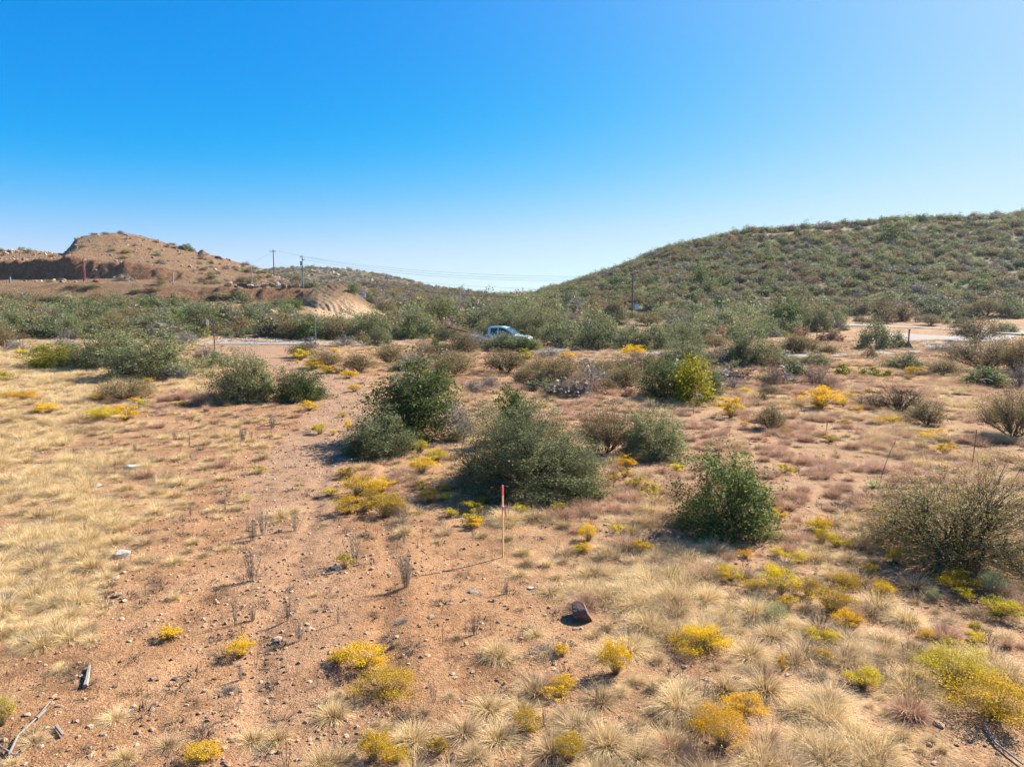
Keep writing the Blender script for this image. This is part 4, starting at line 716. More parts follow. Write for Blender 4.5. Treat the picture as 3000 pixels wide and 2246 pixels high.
# boulder row on the bench
for i, (x, y, w_, h, m, d_) in enumerate([(75,775,150,55,'darkrock','dark grey slab, leftmost boulder of the bench row'),(185,785,90,45,'rock','small brown boulder second in the bench row'),(270,750,75,32,'rock','buff boulder below the short grey pole'),(385,770,145,48,'rock','wide cream-topped boulder in the bench row'),(520,795,95,60,'rock','squat tan boulder at the middle of the bench row'),(615,800,125,75,'greyrock','tallest pale-faced boulder of the bench row'),(715,805,90,65,'darkrock','dark blocky boulder right of the tallest boulder'),(800,805,110,45,'darkrock','low dark boulder near the end of the bench row'),(905,800,110,62,'rock','cream boulder at the right end of the bench row')]):
    s = 400/2212; px, py, wpx, hpx = 700+x*s, 700+y*s, w_*s, h*s; X, Y, Z = hit(px, py+3, 130); Y = min(Y, 146); X = (px-1500)/F*cp*Y; Z = gz(X, Y); sc = (Y*cp)/F
    o = ob('boulder', rockmesh('boulder', 90+i, M[m], 3, .3), None, (X, Y+.8, Z+hpx*sc*.45)); o.scale = (wpx*sc*.75, wpx*sc*.6, hpx*sc*.85); o.location.z += .35; o.rotation_euler = (0, .1, i*.9); tag(o, d_, 'boulder', 'boulders lining the bench edge')
for i, (x, y, w_, h, m, d_) in enumerate([(800,575,48,32,'rock','block-shaped buff boulder left of the row under the hill'),(828,590,30,28,'rock','small buff boulder filling the gap left of the row'),(80,335,45,28,'rock','orange boulder perched on the rubble skyline at far left'),(35,355,50,35,'rock','pale boulder on the rubble skyline beside the orange one')]):
    if i < 2: s = 800/2212; px, py = (1850 if i == 0 else 1905)*s, 620+(600 if i == 0 else 615)*s; wpx, hpx = w_*s*1.2, h*s
    else: s = 800/2212; px, py, wpx, hpx = x*s, 620+y*s, w_*s, h*s
    X, Y, Z = hit(px, py, 130); sc = Y*cp/F
    o = ob('boulder', rockmesh('boulder', 120+i, M[m], 3, .3), None, (X, Y+.6, Z+hpx*sc*.4)); o.scale = (wpx*sc*.6, wpx*sc*.5, hpx*sc*.65); tag(o, d_, 'boulder', 'boulders on the excavated hill')
for i, (x, y, w_, h, d_) in enumerate([(45,295,28,22,'dark knob at the left end of the small hill outcrop'),(75,285,34,26,'dark knob, second in the small hill outcrop'),(105,282,30,24,'dark knob, third in the small hill outcrop'),(140,272,40,28,'dark knob at the right end of the small hill outcrop'),(545,200,34,34,'black rock at the left of the upper skyline outcrop'),(590,185,26,20,'black rock under the dead snag on the upper skyline'),(627,185,24,24,'rounded black rock in the middle of the upper skyline outcrop'),(683,180,22,22,'round black rock alone on the upper skyline'),(450,225,46,24,'dark rock slab below the upper skyline outcrop')]):
    px, py, wpx, hpx = conv('D', x, y+6, w_, h); X, Y, Z = hit(px, py, 130); Y = min(Y, 222); Z = gz(X, Y); sc = Y*cp/F
    o = ob('rock_outcrop', rockmesh('rock_outcrop', 140+i, M['darkrock'], 3, .35), None, (X, Y, Z+hpx*sc*.3)); o.scale = (wpx*sc*.6, wpx*sc*.5, hpx*sc*.75); tag(o, d_, 'rock', 'dark outcrop rocks along the right hill skyline')
for i, (x, y, w_, h, d_) in enumerate([(1640,345,90,45,'largest maroon rock outcrop on the left hill shoulder'),(1765,380,70,28,'maroon rock outcrop lowest on the left hill shoulder'),(1450,300,110,40,'maroon rock band above the largest left hill outcrop')]):
    px, py, wpx, hpx = conv('A', x, y, w_, h); X, Y, Z = hit(px, py, 130); sc = Y*cp/F
    o = ob('rock_outcrop', rockmesh('rock_outcrop', 160+i, M['darkrock'], 4, .7), None, (X, Y, Z+hpx*sc*.2)); o.scale = (wpx*sc*.5, wpx*sc*.5, hpx*sc*.6); tag(o, d_, 'rock', 'maroon outcrops on the left hill')
# ------------------------------------------------------------------ man-made things
import bmesh
def bm_box(bm, c_, s, rot=None):
    r = bmesh.ops.create_cube(bm, size=1); vs = r['verts']; bmesh.ops.scale(bm, vec=s, verts=vs)
    if rot is not None: bmesh.ops.rotate(bm, cent=(0, 0, 0), matrix=rot, verts=vs)
    bmesh.ops.translate(bm, vec=c_, verts=vs); return vs
def bm_mesh(name, bm, mat, bev=0, sm=False):
    if bev: bmesh.ops.bevel(bm, geom=bm.edges[:], offset=bev, segments=2, affect='EDGES', profile=.6)
    me = bpy.data.meshes.new(name); bm.to_mesh(me); bm.free(); me.materials.append(mat)
    if sm: me.shade_smooth()
    return me
def tube_mesh(name, pts, r, mat, sides=6):
    P = np.array([pts], float); r = np.array([r], float) if np.ndim(r) else np.full((1, len(pts)), r)
    V, Q = tubes(P, r, sides); cap = [np.arange(sides), len(V)-sides+np.arange(sides)]
    me = bpy.data.meshes.new(name); me.from_pydata([tuple(v) for v in V], [], [tuple(map(int, q)) for q in Q]+[tuple(map(int, k)) for k in cap]); me.materials.append(mat)
    at = me.attributes.new('tint', 'FLOAT', 'POINT'); at.data.foreach_set('value', np.full(len(V), .5, np.float32)); return me
M['lath'] = simple('lath_wood', (.55,.33,.15), .8); M['oldlath'] = simple('weathered_lath', (.24,.15,.11), .8)
M['pinkpaint'] = simple('pink_paint', (.62,.07,.10), .6); M['redpaint'] = simple('red_paint', (.42,.03,.035), .6)
M['ribbon'] = simple('ribbon', (.85,.80,.80), .5); M['pinkrib'] = simple('pink_ribbon', (.85,.45,.42), .5)
M['steel'] = simple('weathered_steel', (.20,.24,.27), .5, .5); M['darksteel'] = simple('dark_steel', (.07,.09,.12), .5, .4)
M['polewood'] = simple('pole_wood', (.13,.085,.065), .9); M['polegrey'] = simple('pole_grey', (.30,.30,.29), .8); M['polegreen'] = simple('galvanised_pole', (.16,.24,.26), .6, .2)
M['white'] = simple('white_paint', (.80,.82,.84), .45, 0, .03); M['signyellow'] = simple('yellow_panel', (.75,.47,.01), .5, 0, .03); M['signblue'] = simple('pale_blue', (.62,.70,.80), .5)
M['black'] = simple('black_rubber', (.02,.02,.022), .7); M['orange'] = simple('orange_net', (.75,.10,.03), .6, 0, .15); M['rustpost'] = simple('rusty_post', (.18,.09,.05), .9)
M['rope'] = simple('blue_chain', (.12,.17,.40), .6); M['wire'] = simple('wire', (.10,.12,.14), .5, .3); M['stone'] = rock_mat('stone_masonry', [(.12,.10,.085),(.20,.165,.135),(.28,.24,.20)], 5)
g = NT('car_glass'); g.b.inputs['Base Color'].default_value = (.015,.04,.045,1); g.b.inputs['Roughness'].default_value = .06; M['glass'] = g.m
g = NT('car_paint'); g.b.inputs['Base Color'].default_value = (.52,.60,.68,1); g.b.inputs['Roughness'].default_value = .25; g.b.inputs['Coat Weight'].default_value = .6; M['paint'] = g.m
RZ = __import__('mathutils').Matrix.Rotation(R(58), 3, 'Z')
def stake(base, top, mat, paint, pw, label, rib=None, frac=.2):
    bx, by = conv(*base, 0, 0)[:2]; tx, ty = conv(*top, 0, 0)[:2]; X, Y, Z = hit(bx, by)
    H = CAMZ + float(slope(ty))*Y - Z; dx = (tx-1500)/(bx-1500)*X if abs(bx-1500) > 60 else X+(tx-bx)*Y/F
    u = (tx-1500)/F; v = (1123-ty)/F; dx = u/(cp+v*sp)*Y - X
    o = root('survey_stake', (X, Y, Z), label, 'stake', 'wooden survey stakes'); o.rotation_euler = (0, math.atan2(dx, H), 0)
    L = math.hypot(dx, H); bm = bmesh.new(); bm_box(bm, (0, 0, L*(1-frac)/2-.05), (pw, pw*.45, L*(1-frac)+.1), RZ); ob('shaft', bm_mesh('shaft', bm, M[mat], .002), o)
    bm = bmesh.new(); bm_box(bm, (0, 0, L*(1-frac/2)), (pw*1.06, pw*.5, L*frac), RZ); ob('painted_top', bm_mesh('painted_top', bm, M[paint], .002), o)
    if rib:
        n = 8; t = np.linspace(0, 1, n); vs = []
        for k in t: vs += [(.02+rib*k, .02*math.sin(k*5), L*.70+.05*math.sin(k*4)-.05*k), (.02+rib*k, .02*math.sin(k*5)+.01, L*.70+.05*math.sin(k*4)-.05*k-.04)]
        for k in t: vs += [(.015+rib*.3*k, -.02, L*.70-.16*k), (.045+rib*.3*k, -.02+.02*k, L*.70-.16*k)]
        f = [(2*i, 2*i+1, 2*i+3, 2*i+2) for i in range(n-1)] + [(2*n+2*i, 2*n+2*i+1, 2*n+2*i+3, 2*n+2*i+2) for i in range(n-1)]
        me = bpy.data.meshes.new('ribbon'); me.from_pydata(vs, [], f); me.materials.append(M['ribbon' if rib > .1 else 'pinkrib']); ob('ribbon', me, o)
        bm = bmesh.new(); bm_box(bm, (0, 0, L*.70), (pw*1.3, pw*.8, .03)); ob('ribbon_knot', bm_mesh('ribbon_knot', bm, M['pinkrib'], .003), o)
    return o
stake(('I',1048,310), ('F',1045,1152), 'lath', 'pinkpaint', .038, 'foremost wooden stake with pink-painted top and small pink ribbon, in front of central bush', .08, .14)
stake(('G',69,693), ('G',93,505), 'oldlath', 'pinkpaint', .045, 'leaning brown stake with white ribbon in front of the yellow-green bush', .30)
stake(('G',737,638), ('G',734,556), 'oldlath', 'redpaint', .045, 'short red stake left of the orange-flowered shrub', None, .45)
stake(('G',926,842), ('G',938,738), 'lath', 'redpaint', .045, 'short red-topped stake in the middle of the pale grass slope', None, .33)
stake(('G',1874,1045), ('G',1906,790), 'oldlath', 'redpaint', .045, 'tall dark stake with crimson top behind the yellow-leaved bush', None, .17)
stake(('G',1932,528), ('G',1935,440), 'oldlath', 'pinkpaint', .05, 'far stake with fluttering white ribbons against the green bush', .55)
stake(('G',1627,548), ('G',1627,518), 'oldlath', 'redpaint', .05, 'tiny distant red stake above the pale grass patch', None, .4)
stake(('E',1511,322), ('E',1509,299), 'oldlath', 'pinkpaint', .07, 'tiny pink stake beside the dirt driveway near the metal pole', None, .8)
# stake fallen on the ground
a = hit(*conv('E', 1690, 778, 0, 0)[:2]); b = hit(*conv('E', 1940, 745, 0, 0)[:2]); a, b = Vector(a)+Vector((0, 0, .03)), Vector(b)+Vector((0, 0, .10))
o = root('fallen_stake', a, 'survey stake lying flat on the pale gravel with a red painted end', 'stake'); d = b-a
bm = bmesh.new(); bm_box(bm, (.62, 0, 0), (1.0, .035, .02)); ob('shaft', bm_mesh('shaft', bm, M['lath']), o); bm = bmesh.new(); bm_box(bm, (.06, 0, 0), (.12, .037, .022)); ob('painted_end', bm_mesh('painted_end', bm, M['redpaint']), o)
o.rotation_euler = (0, -math.atan2(d.z, d.xy.length), math.atan2(d.y, d.x)); o.scale = (d.length/1.12,)*3 if d.length < 3 else (2, 2, 2)
# dead wood
def stick(z, pts, r, label, name='dead_branch', mat='barkgrey', up=.03):
    P = [Vector(hit(*conv(z, *p, 0, 0)[:2]))+Vector((0, 0, up)) for p in pts]
    o = ob(name, tube_mesh(name, P, [r*(1-.5*i/len(P)) for i in range(len(P))], M[mat], 6)); return tag(o, label, 'stick', 'dead sticks on the ground')
stick('H', [(553,1150),(565,1100),(582,1045)], .028, 'short grey-white wood stub standing out on the soil at lower left')
stick('J', [(1950,1450),(2030,1530),(2110,1600),(2200,1680)], .014, 'long bleached stick below the largest golden rabbitbrush')
stick('J', [(1980,1060),(2030,1000),(2080,960)], .010, 'thin bleached twig beside the red grass clump at right')
stick('H', [(60,1600),(120,1490),(240,1400),(330,1290)], .012, 'long crooked bleached twig in the lower left corner')
stick('H', [(0,1570),(90,1610),(140,1645)], .012, 'short bleached twig at the very bottom left')
stick('H', [(240,1375),(300,1345)], .02, 'pale wood chip beside the long crooked twig')
stick('H', [(370,1460),(410,1475)], .018, 'small pale wood chip right of the long crooked twig')
# metal poles with chain, marker sign, fence posts
def pole(px, pyb, pyt, r, mat, label, name='metal_pole', cat='pole', ymin=3, lean=0, Yfix=None):
    if Yfix: Y = Yfix; X = (px-1500)/F*cp*Y; Z = gz(X, Y)
    else: X, Y, Z = hit(px, pyb, ymin)
    H = CAMZ+float(slope(pyt))*Y-Z
    o = ob(name, tube_mesh(name, [(0, 0, -.3), (lean*H*.5, 0, H*.5), (lean*H, 0, H)], [r, r, r*.9], M[mat], 8), None, (X, Y, Z)); tag(o, label, cat); return o, X, Y, Z, H
p1 = pole(629, 1024, 928, .05, 'darksteel', 'tall dark metal pole holding the left end of the blue chain')
p2 = pole(925, 1007, 929, .055, 'steel', 'grey metal pole holding the right end of the blue chain')
a = Vector((p1[1], p1[2], p1[3]+p1[4]*.46)); b = Vector((p2[1], p2[2], p2[3]+p2[4]*.28)); pts = []
for i in range(41):
    t = i/40; p = a.lerp(b, t); p.z -= 4*t*(1-t)*.62; p.z = max(p.z, gz(p.x, p.y)+.06); pts.append(p)
bm = bmesh.new()
for i in range(40):
    for j in range(4):
        q = pts[i].lerp(pts[i+1], (j+.5)/4); bm_box(bm, q, (.05, .05 if j % 2 else .015, .015 if j % 2 else .05))
tag(ob('chain', bm_mesh('chain', bm, M['rope'])), 'blue chain sagging across the driveway between the two metal poles', 'chain')
X, Y, Z = hit(608, 990); S_ = Y/F
o = root('marker_sign', (X, Y, Z), 'slim roadside marker with white upper and yellow lower panel', 'sign')
ob('post', tube_mesh('post', [(0, 0, -.2), (0, 0, 1.2), (0, 0, (990-933)*S_)], .03, M['steel']), o)
for n, y0, y1, m in (('white_panel', 953, 937, 'white'), ('yellow_panel', 969, 953.3, 'signyellow')):
    bm = bmesh.new(); bm_box(bm, (.09, -.05, (990-(y0+y1)/2)*S_), (6*S_, .02, (y0-y1)*S_)); ob(n, bm_mesh(n, bm, M[m], .004), o)
bm = bmesh.new()
for k in range(3): bm_box(bm, (.09, -.063, (990-(941+k*4))*S_), (3.2*S_*(1, .6, .8)[k], .004, .8*S_))
ob('lettering', bm_mesh('lettering', bm, M['darksteel']), o)
for px, yb, yt, lab in [(617,982,930,'leaning dark fence post just right of the marker sign'),(709,982,941,'thin leaning dark fence post before the pale dirt heap'),(885,980,936,'dark wooden fence post left of the grey chain pole'),(2392,1000,975,'thin wire-fence post on the tan slope left of the pyramid marker'),(2512,1023,1009,'short fence post left of the oak clump by the gravel road'),(2430,1010,1003,'tiny fence post by the gravel road start')]:
    pole(px, yb, yt, .045, 'rustpost', lab, 'fence_post', 'post', lean=.06 if px in (617, 709) else 0)
# stone pyramid marker
X, Y, Z = hit(2660, 1024); s = Y/F
o = root('stone_marker', (X, Y, Z), 'stepped stone pyramid base carrying a wooden post beside the gravel road', 'monument')
bm = bmesh.new(); hw = [12.5, 11.6, 9.0, 8.4, 6.2, 5.6, 3.4, 3.0]
for k in range(4): 
    vs = bm_box(bm, (0, 0, (k+.5)*6.2*s), (hw[2*k]*2*s, hw[2*k]*1.7*s, 6.5*s))
    for v in vs:
        if v.co.z > (k+.5)*6.2*s: v.co.x *= hw[2*k+1]/hw[2*k]*.9; v.co.y *= .86
for v in bm.verts: v.co.x += random.uniform(-.04, .04)
ob('stone_base', bm_mesh('stone_base', bm, M['stone'], .03), o)
bm = bmesh.new(); bm_box(bm, (.2*s, 0, 42*s), (3.2*s, 3*s, 36*s)); ob('wooden_post', bm_mesh('wooden_post', bm, M['polewood'], .02), o)
bm = bmesh.new(); bm_box(bm, (1*s, 0, 57*s), (4.6*s, 4*s, 5*s)); ob('post_cap', bm_mesh('post_cap', bm, M['darksteel'], .02), o)
X, Y, Z = hit(2783, 1010); bm = bmesh.new(); bm_box(bm, (0, 0, .15), (.32, .3, .3)); bm_box(bm, (0, 0, .38), (.2, .2, .16)); tag(ob('utility_box', bm_mesh('utility_box', bm, M['steel'], .02), None, (X, Y, Z)), 'small dark utility cap showing above the turnout shrubs', 'box')
# utility poles and lines
def at_pole(px, yt, Y, yb=None, extra=0):
    X = (px-1500)/F*cp*Y; Z = gz(X, Y); return X, Y, Z, CAMZ+float(slope(yt))*Y-Z
def utility(px, yt, Y, r, mat, label, arms, box=None):
    X, Y, Z, H = at_pole(px, yt, Y); s = Y/F; o = root('utility_pole', (X, Y, Z), label, 'utility pole', 'power line poles')
    ob('pole', tube_mesh('pole', [(0, 0, -.5), (0, 0, H*.5), (0, 0, H)], [r, r*.85, r*.7], M[mat], 8), o)
    for yy, x0, x1 in arms:
        z = CAMZ+float(slope(yy))*Y-Z; bm = bmesh.new(); bm_box(bm, ((x0+x1)/2*s, -.15, z), ((x1-x0)*s, .12, .14)); c_ = ob('crossarm', bm_mesh('crossarm', bm, M['polegreen'], .01), o)
        for q in (x0+.6, x1-.6):
            bm = bmesh.new(); bmesh.ops.create_cone(bm, cap_ends=True, segments=8, radius1=.07, radius2=.05, depth=.25, matrix=__import__('mathutils').Matrix.Translation((q*s, -.15, z+.2))); ob('insulator', bm_mesh('insulator', bm, M['steel']), c_)
    if box:
        z = CAMZ+float(slope(box[0]))*Y-Z; bm = bmesh.new(); bmesh.ops.create_cone(bm, cap_ends=True, segments=12, radius1=.28, radius2=.28, depth=.9, matrix=__import__('mathutils').Matrix.Translation((box[1]*s, -.2, z))); ob('transformer', bm_mesh('transformer', bm, M['steel'], .02), o)
    return X, Y, Z, H
U1 = utility(740, 779, 152, .13, 'polegrey', 'short bare grey pole left of the two utility poles', [])
U2 = utility(806, 731, 195, .16, 'polewood', 'dark wooden utility pole with one wide crossarm', [(736.5, -10, 9)])
U3 = utility(890, 748, 149, .13, 'polegreen', 'blue-green utility pole with stepped arms and a transformer', [(753.5, -6, 1), (761.3, -1, 6.5)], (772, -2.4))
U4 = utility(1853, 807, 117, .15, 'polewood', 'wooden utility pole in the scrub below the right hill', [(812, -12, 10)])
def wpt(px, py, Y):
    v = (1123-py)/F; k = Y/(cp+v*sp); return Vector(((px-1500)/F*k, Y, CAMZ+(-sp+v*cp)*k))
def wire(a, b, sag, label, r=.014):
    pts = []
    for i in range(33):
        t = i/32; p = a.lerp(b, t); p.z -= 4*sag*t*(1-t); pts.append(p)
    tag(ob('power_line', tube_mesh('power_line', pts, r, M['wire'], 4)), label, 'wire', 'overhead power lines')
R_ = lambda y: wpt(1853+(-10 if y < 814 else 8), y, 117)
wire(wpt(814, 736, 195), wpt(1843, 810, 117), 1.9, 'topmost overhead wire from the wide crossarm pole to the right pole')
wire(wpt(885, 752, 149), wpt(1862, 811, 117), 1.7, 'second overhead wire from the stepped-arm pole to the right pole')
wire(wpt(895, 761, 149), wpt(1853, 818, 117), 1.6, 'third overhead wire, just below the upper pair')
wire(wpt(890, 775, 149), wpt(1853, 842, 117), 1.8, 'fourth overhead wire, alone in the lower sky')
wire(wpt(890, 790, 149), wpt(1853, 857, 117), 2.6, 'lowest and darkest overhead cable crossing the valley gap', .04)
wire(wpt(1853, 857, 117), wpt(3060, 865, 90), 1.0, 'faint cable running right from the right pole across the hillside', .03)
wire(wpt(798, 737, 195), wpt(640, 800, 190), .8, 'faint overhead wire dropping left from the wide crossarm to the hill')
wire(wpt(806, 760, 195), wpt(742, 783, 152), .3, 'guy wire from the wooden pole down to the short grey pole')
wire(wpt(806, 760, 195), wpt(858, 784, 165), .3, 'guy wire slanting right from the wooden pole')
wire(wpt(812, 800, 180), wpt(888, 782, 149), 1.0, 'pale slack cable between the two utility poles', .035)
# signboards
X, Y, Z = hit(1862, 945, 100); Y = 126; X = (1866-1500)/F*cp*Y; Z = gz(X, Y); s = Y/F; o = root('road_sign', (X, Y, Z), 'pale rectangular sign seen from behind on two posts below the right hill', 'sign', None)
zt = CAMZ+float(slope(892))*Y-Z; zb = CAMZ+float(slope(907))*Y-Z; bm = bmesh.new(); bm_box(bm, (0, 0, (zt+zb)/2), (12.5*s, .05, zt-zb)); ob('panel', bm_mesh('panel', bm, M['signblue'], .01), o)
for q in (-4.6, 4.6): ob('post', tube_mesh('post', [(q*s, .1, -.2), (q*s, .1, 1), (q*s, .1, zt-.1)], .06, M['steel']), o)
Y = 150; X = (1060-1500)/F*cp*Y; Z = gz(X, Y); s = Y/F; zt = CAMZ+float(slope(858))*Y-Z; zb = CAMZ+float(slope(871.3))*Y-Z
o = root('billboard', (X, Y, Z), 'white billboard with scrawled red lettering beside the earth mound', 'sign')
bm = bmesh.new(); bm_box(bm, (0, 0, (zt+zb)/2), (24*s, .08, zt-zb)); ob('board', bm_mesh('board', bm, M['white'], .01), o)
for q in (-11, 11): ob('post', tube_mesh('post', [(q*s, .12, -.4), (q*s, .12, 1), (q*s, .12, zt)], .07, M['steel']), o)
bm = bmesh.new(); rr = random.Random(4)
for k in range(46):
    x = -10+k*.36; bm_box(bm, (x*s, -.05, zt-(3.6+rr.uniform(-.5, .6))*s), (.34*s, .02, rr.uniform(2.2, 4.6)*s*(1 if k < 38 else .5)), __import__('mathutils').Matrix.Rotation(-.35, 3, 'Y'))
ob('red_lettering', bm_mesh('red_lettering', bm, M['redpaint']), o)
bm = bmesh.new(); bm_box(bm, (7.5*s, -.05, zt-3.6*s), (7*s, .02, .7*s)); bm_box(bm, (-1*s, -.05, zt-9.2*s), (16*s, .02, .9*s)); ob('blue_lettering', bm_mesh('blue_lettering', bm, M['signblue']), o)
# orange fence netting on the bench
X, Y, Z = hit(250, 826, 130); s = Y/F
o = root('net_fence', (X, Y, Z), 'rolled orange safety netting hung on a thin pole, its end trailing on the ground', 'fence')
ob('pole', tube_mesh('pole', [(.1, 0, -.2), (.1, 0, 3), (-.1, 0, (826-731)*s)], [.05, .05, .03], M['polegreen'], 6), o)
bm = bmesh.new(); bm_box(bm, (-3.2*s, 0, 30*s), (3.6*s, .12, 55*s)); bmesh.ops.subdivide_edges(bm, edges=bm.edges[:], cuts=6, use_grid_fill=True)
for v in bm.verts: v.co.x += random.uniform(-.06, .06)
ob('hung_net', bm_mesh('hung_net', bm, M['orange']), o)
P = [Vector(hit(x, y, 130))-Vector((X, Y, Z))+Vector((0, -.1, .18)) for x, y in ((253,814),(262,818),(270,822),(280,825),(291,827))]; P[0].z = 9*s; P[1].z = 6*s; P[2].z = 3.4*s
ob('trailing_net', tube_mesh('trailing_net', P, [.16, .28, .22, .3, .2], M['orange'], 7), o)
pole(30, 829, 811, .20, 'polegreen', 'short teal utility pedestal on the bench at far left', 'utility_pedestal', 'post', 130)
pole(508, 831, 797, .14, 'polegrey', 'weathered wooden post on the bench below the left hill', 'wooden_post', 'post', 130)
X, Y, Z = hit(470, 831, 130); s = Y/F; bm = bmesh.new(); bm_box(bm, (0, 0, 8*s), (17*s, .15, 15*s)); bmesh.ops.subdivide_edges(bm, edges=bm.edges[:], cuts=5, use_grid_fill=True)
for v in bm.verts: v.co += Vector((random.uniform(-.07, .07), random.uniform(-.08, .08), random.uniform(-.07, .07)))
M['ynet'] = simple('yellow_net', (.40,.33,.07), .8, 0, .2); tag(ob('yellow_netting', bm_mesh('yellow_netting', bm, M['ynet']), None, (X, Y, Z)), 'dull yellow square of netting on the bench left of the wooden post', 'netting')
# pickup truck
def truck():
    s = 1.0; Y = 64.; X = (1497-1500)/F*cp*Y; Z = gz(X, Y)+.05
    o = root('pickup_truck', (X-.9, Y, Z), 'silver-white pickup truck half hidden behind shrubs on the road', 'truck'); o.rotation_euler = (0, 0, R(-14))
    def prof(name, pts, y0, y1, mat, bev=.03, par=o, inset=0, zi=0):
        bm = bmesh.new(); A = [bm.verts.new((x, y0, z)) for x, z in pts]; B = [bm.verts.new((x, y1, z)) for x, z in pts]; n = len(pts)
        bm.faces.new(A); bm.faces.new(B[::-1])
        for i in range(n): bm.faces.new((A[i], B[i], B[(i+1) % n], A[(i+1) % n]))
        bmesh.ops.recalc_face_normals(bm, faces=bm.faces[:])
        for v in bm.verts:
            if v.co.z > zi > 0: v.co.y *= 1-inset*(v.co.z-zi)
        me = bm_mesh(name, bm, mat, bev, True)
        for p in me.polygons: p.use_smooth = False
        return ob(name, me, par)
    body = [(-3.0,.50),(-3.0,1.08),(.95,1.12),(1.0,1.16),(2.35,1.06),(2.62,.98),(2.70,.80),(2.70,.48),(2.45,.42),(-2.8,.42)]
    b = prof('body', body, -.95, .95, M['paint'], .05)
    cab = [(-1.05,1.1),(-1.0,1.80),(-.85,1.88),(.20,1.90),(.62,1.80),(1.05,1.55),(1.55,1.14),(1.4,1.08)]
    c_ = prof('cab', cab, -.84, .84, M['paint'], .03, o, .16, 1.1)
    for sg in (-1, 1):
        for nm, w4 in (('rear_window', [(-.78,1.18),(-.74,1.74),(-.12,1.78),(-.10,1.16)]), ('front_window', [(.0,1.16),(-.02,1.77),(.28,1.77),(.72,1.60),(1.22,1.20),(1.2,1.16)])):
            bm = bmesh.new(); q = [bm.verts.new((x, sg*(.852-.16*.84*(z-1.1)), z)) for x, z in w4]; bm.faces.new(q); r_ = bmesh.ops.extrude_face_region(bm, geom=bm.faces[:]); bmesh.ops.translate(bm, vec=(0, -sg*.03, 0), verts=[v for v in r_['geom'] if isinstance(v, bmesh.types.BMVert)])
            bmesh.ops.recalc_face_normals(bm, faces=bm.faces[:]); ob(nm, bm_mesh(nm, bm, M['glass']), c_)
        bm = bmesh.new(); bm_box(bm, (1.05, sg*1.02, 1.22), (.14, .2, .16)); ob('mirror', bm_mesh('mirror', bm, M['black'], .03), o)
        bm = bmesh.new(); bm_box(bm, (2.6, sg*.72, .88), (.2, .36, .16)); ob('headlight', bm_mesh('headlight', bm, M['white'], .03), o)
        bm = bmesh.new(); bm_box(bm, (.1, sg*.955, 1.0), (.18, .03, .04)); bm_box(bm, (-.85, sg*.955, 1.0), (.18, .03, .04)); ob('door_handles', bm_mesh('door_handles', bm, M['black']), o)
    bm = bmesh.new(); q = [bm.verts.new(p) for p in ((.70,-.66,1.75),(.70,.66,1.75),(1.48,.78,1.20),(1.48,-.78,1.20))]; bm.faces.new(q); r_ = bmesh.ops.extrude_face_region(bm, geom=bm.faces[:]); bmesh.ops.translate(bm, vec=(.035, 0, .04), verts=[v for v in r_['geom'] if isinstance(v, bmesh.types.BMVert)])
    bmesh.ops.recalc_face_normals(bm, faces=bm.faces[:]); ob('windshield', bm_mesh('windshield', bm, M['glass']), c_)
    for wx in (-2.0, 1.75):
        for sg in (-1, 1):
            from mathutils import Matrix
            mt = Matrix.Translation((wx, sg*.86, .39)) @ Matrix.Rotation(math.pi/2, 4, 'X')
            bm = bmesh.new(); bmesh.ops.create_cone(bm, cap_ends=True, segments=24, radius1=.39, radius2=.39, depth=.26, matrix=mt); wh = ob('wheel', bm_mesh('wheel', bm, M['black'], .03), o)
            bm = bmesh.new(); bmesh.ops.create_cone(bm, cap_ends=True, segments=16, radius1=.22, radius2=.22, depth=.28, matrix=mt); ob('rim', bm_mesh('rim', bm, M['steel'], .02), wh)
    bm = bmesh.new(); bm_box(bm, (2.72, 0, .5), (.12, 1.8, .2)); ob('bumper', bm_mesh('bumper', bm, M['steel'], .03), o)
    M['green'] = simple('green_paint', (.03,.22,.10), .6)
    l = root('ladder', (X-3.6, Y-.1, Z), 'red and green ladder with black feet sloping up out of the truck bed', 'ladder'); l.rotation_euler = (0, 0, R(-14))
    for sg, m in ((-.2, 'redpaint'), (.2, 'green')): ob('rail', tube_mesh('rail', [(-1.9, sg, 1.72), (0, sg, 1.33), (1.7, sg, 1.02)], .06, M[m], 6), l)
    for k in range(8): ob('rung', tube_mesh('rung', [(-1.6+k*.42, -.2, 1.66-k*.088), (-1.6+k*.42, 0, 1.66-k*.088), (-1.6+k*.42, .2, 1.66-k*.088)], .025, M['steel'], 5), l)
    bm = bmesh.new(); bm_box(bm, (-2.0, -.2, 1.76), (.34, .16, .16)); bm_box(bm, (-2.0, .2, 1.76), (.34, .16, .16)); ob('feet', bm_mesh('feet', bm, M['black'], .02), l)
truck()
# pale dirt heap left of the mound
def heap(px, py, wpx, hpx, label):
    X, Y, Z = hit(px, py, 80); s = Y/F; n = 24; vs, fs = [], []
    for i in range(n+1):
        for j in range(n+1):
            a, b = i/n*2-1, j/n*2-1; r = math.hypot(a, b); h = max(0, 1-r)*(1+.2*float(fbm(a*3, b*3))); vs.append((a*wpx*s*.6, b*wpx*s*.4, h*hpx*s*1.15-.1))
    for i in range(n):
        for j in range(n): k = i*(n+1)+j; fs.append((k, k+n+1, k+n+2, k+1))
    me = bpy.data.meshes.new('dirt_heap'); me.from_pydata(vs, [], fs); me.materials.append(M['heap']); me.shade_smooth(); o = ob('dirt_heap', me, None, (X, Y+wpx*s*.3, gz(X, Y+wpx*s*.3)+.3)); tag(o, label, 'dirt heap')
M['heap'] = gravel_mat('heap_soil', (.40,.28,.15), (.55,.41,.24))
heap(755, 930, 130, 22, 'pale conical dirt heap in the scrub left of the furrowed mound')
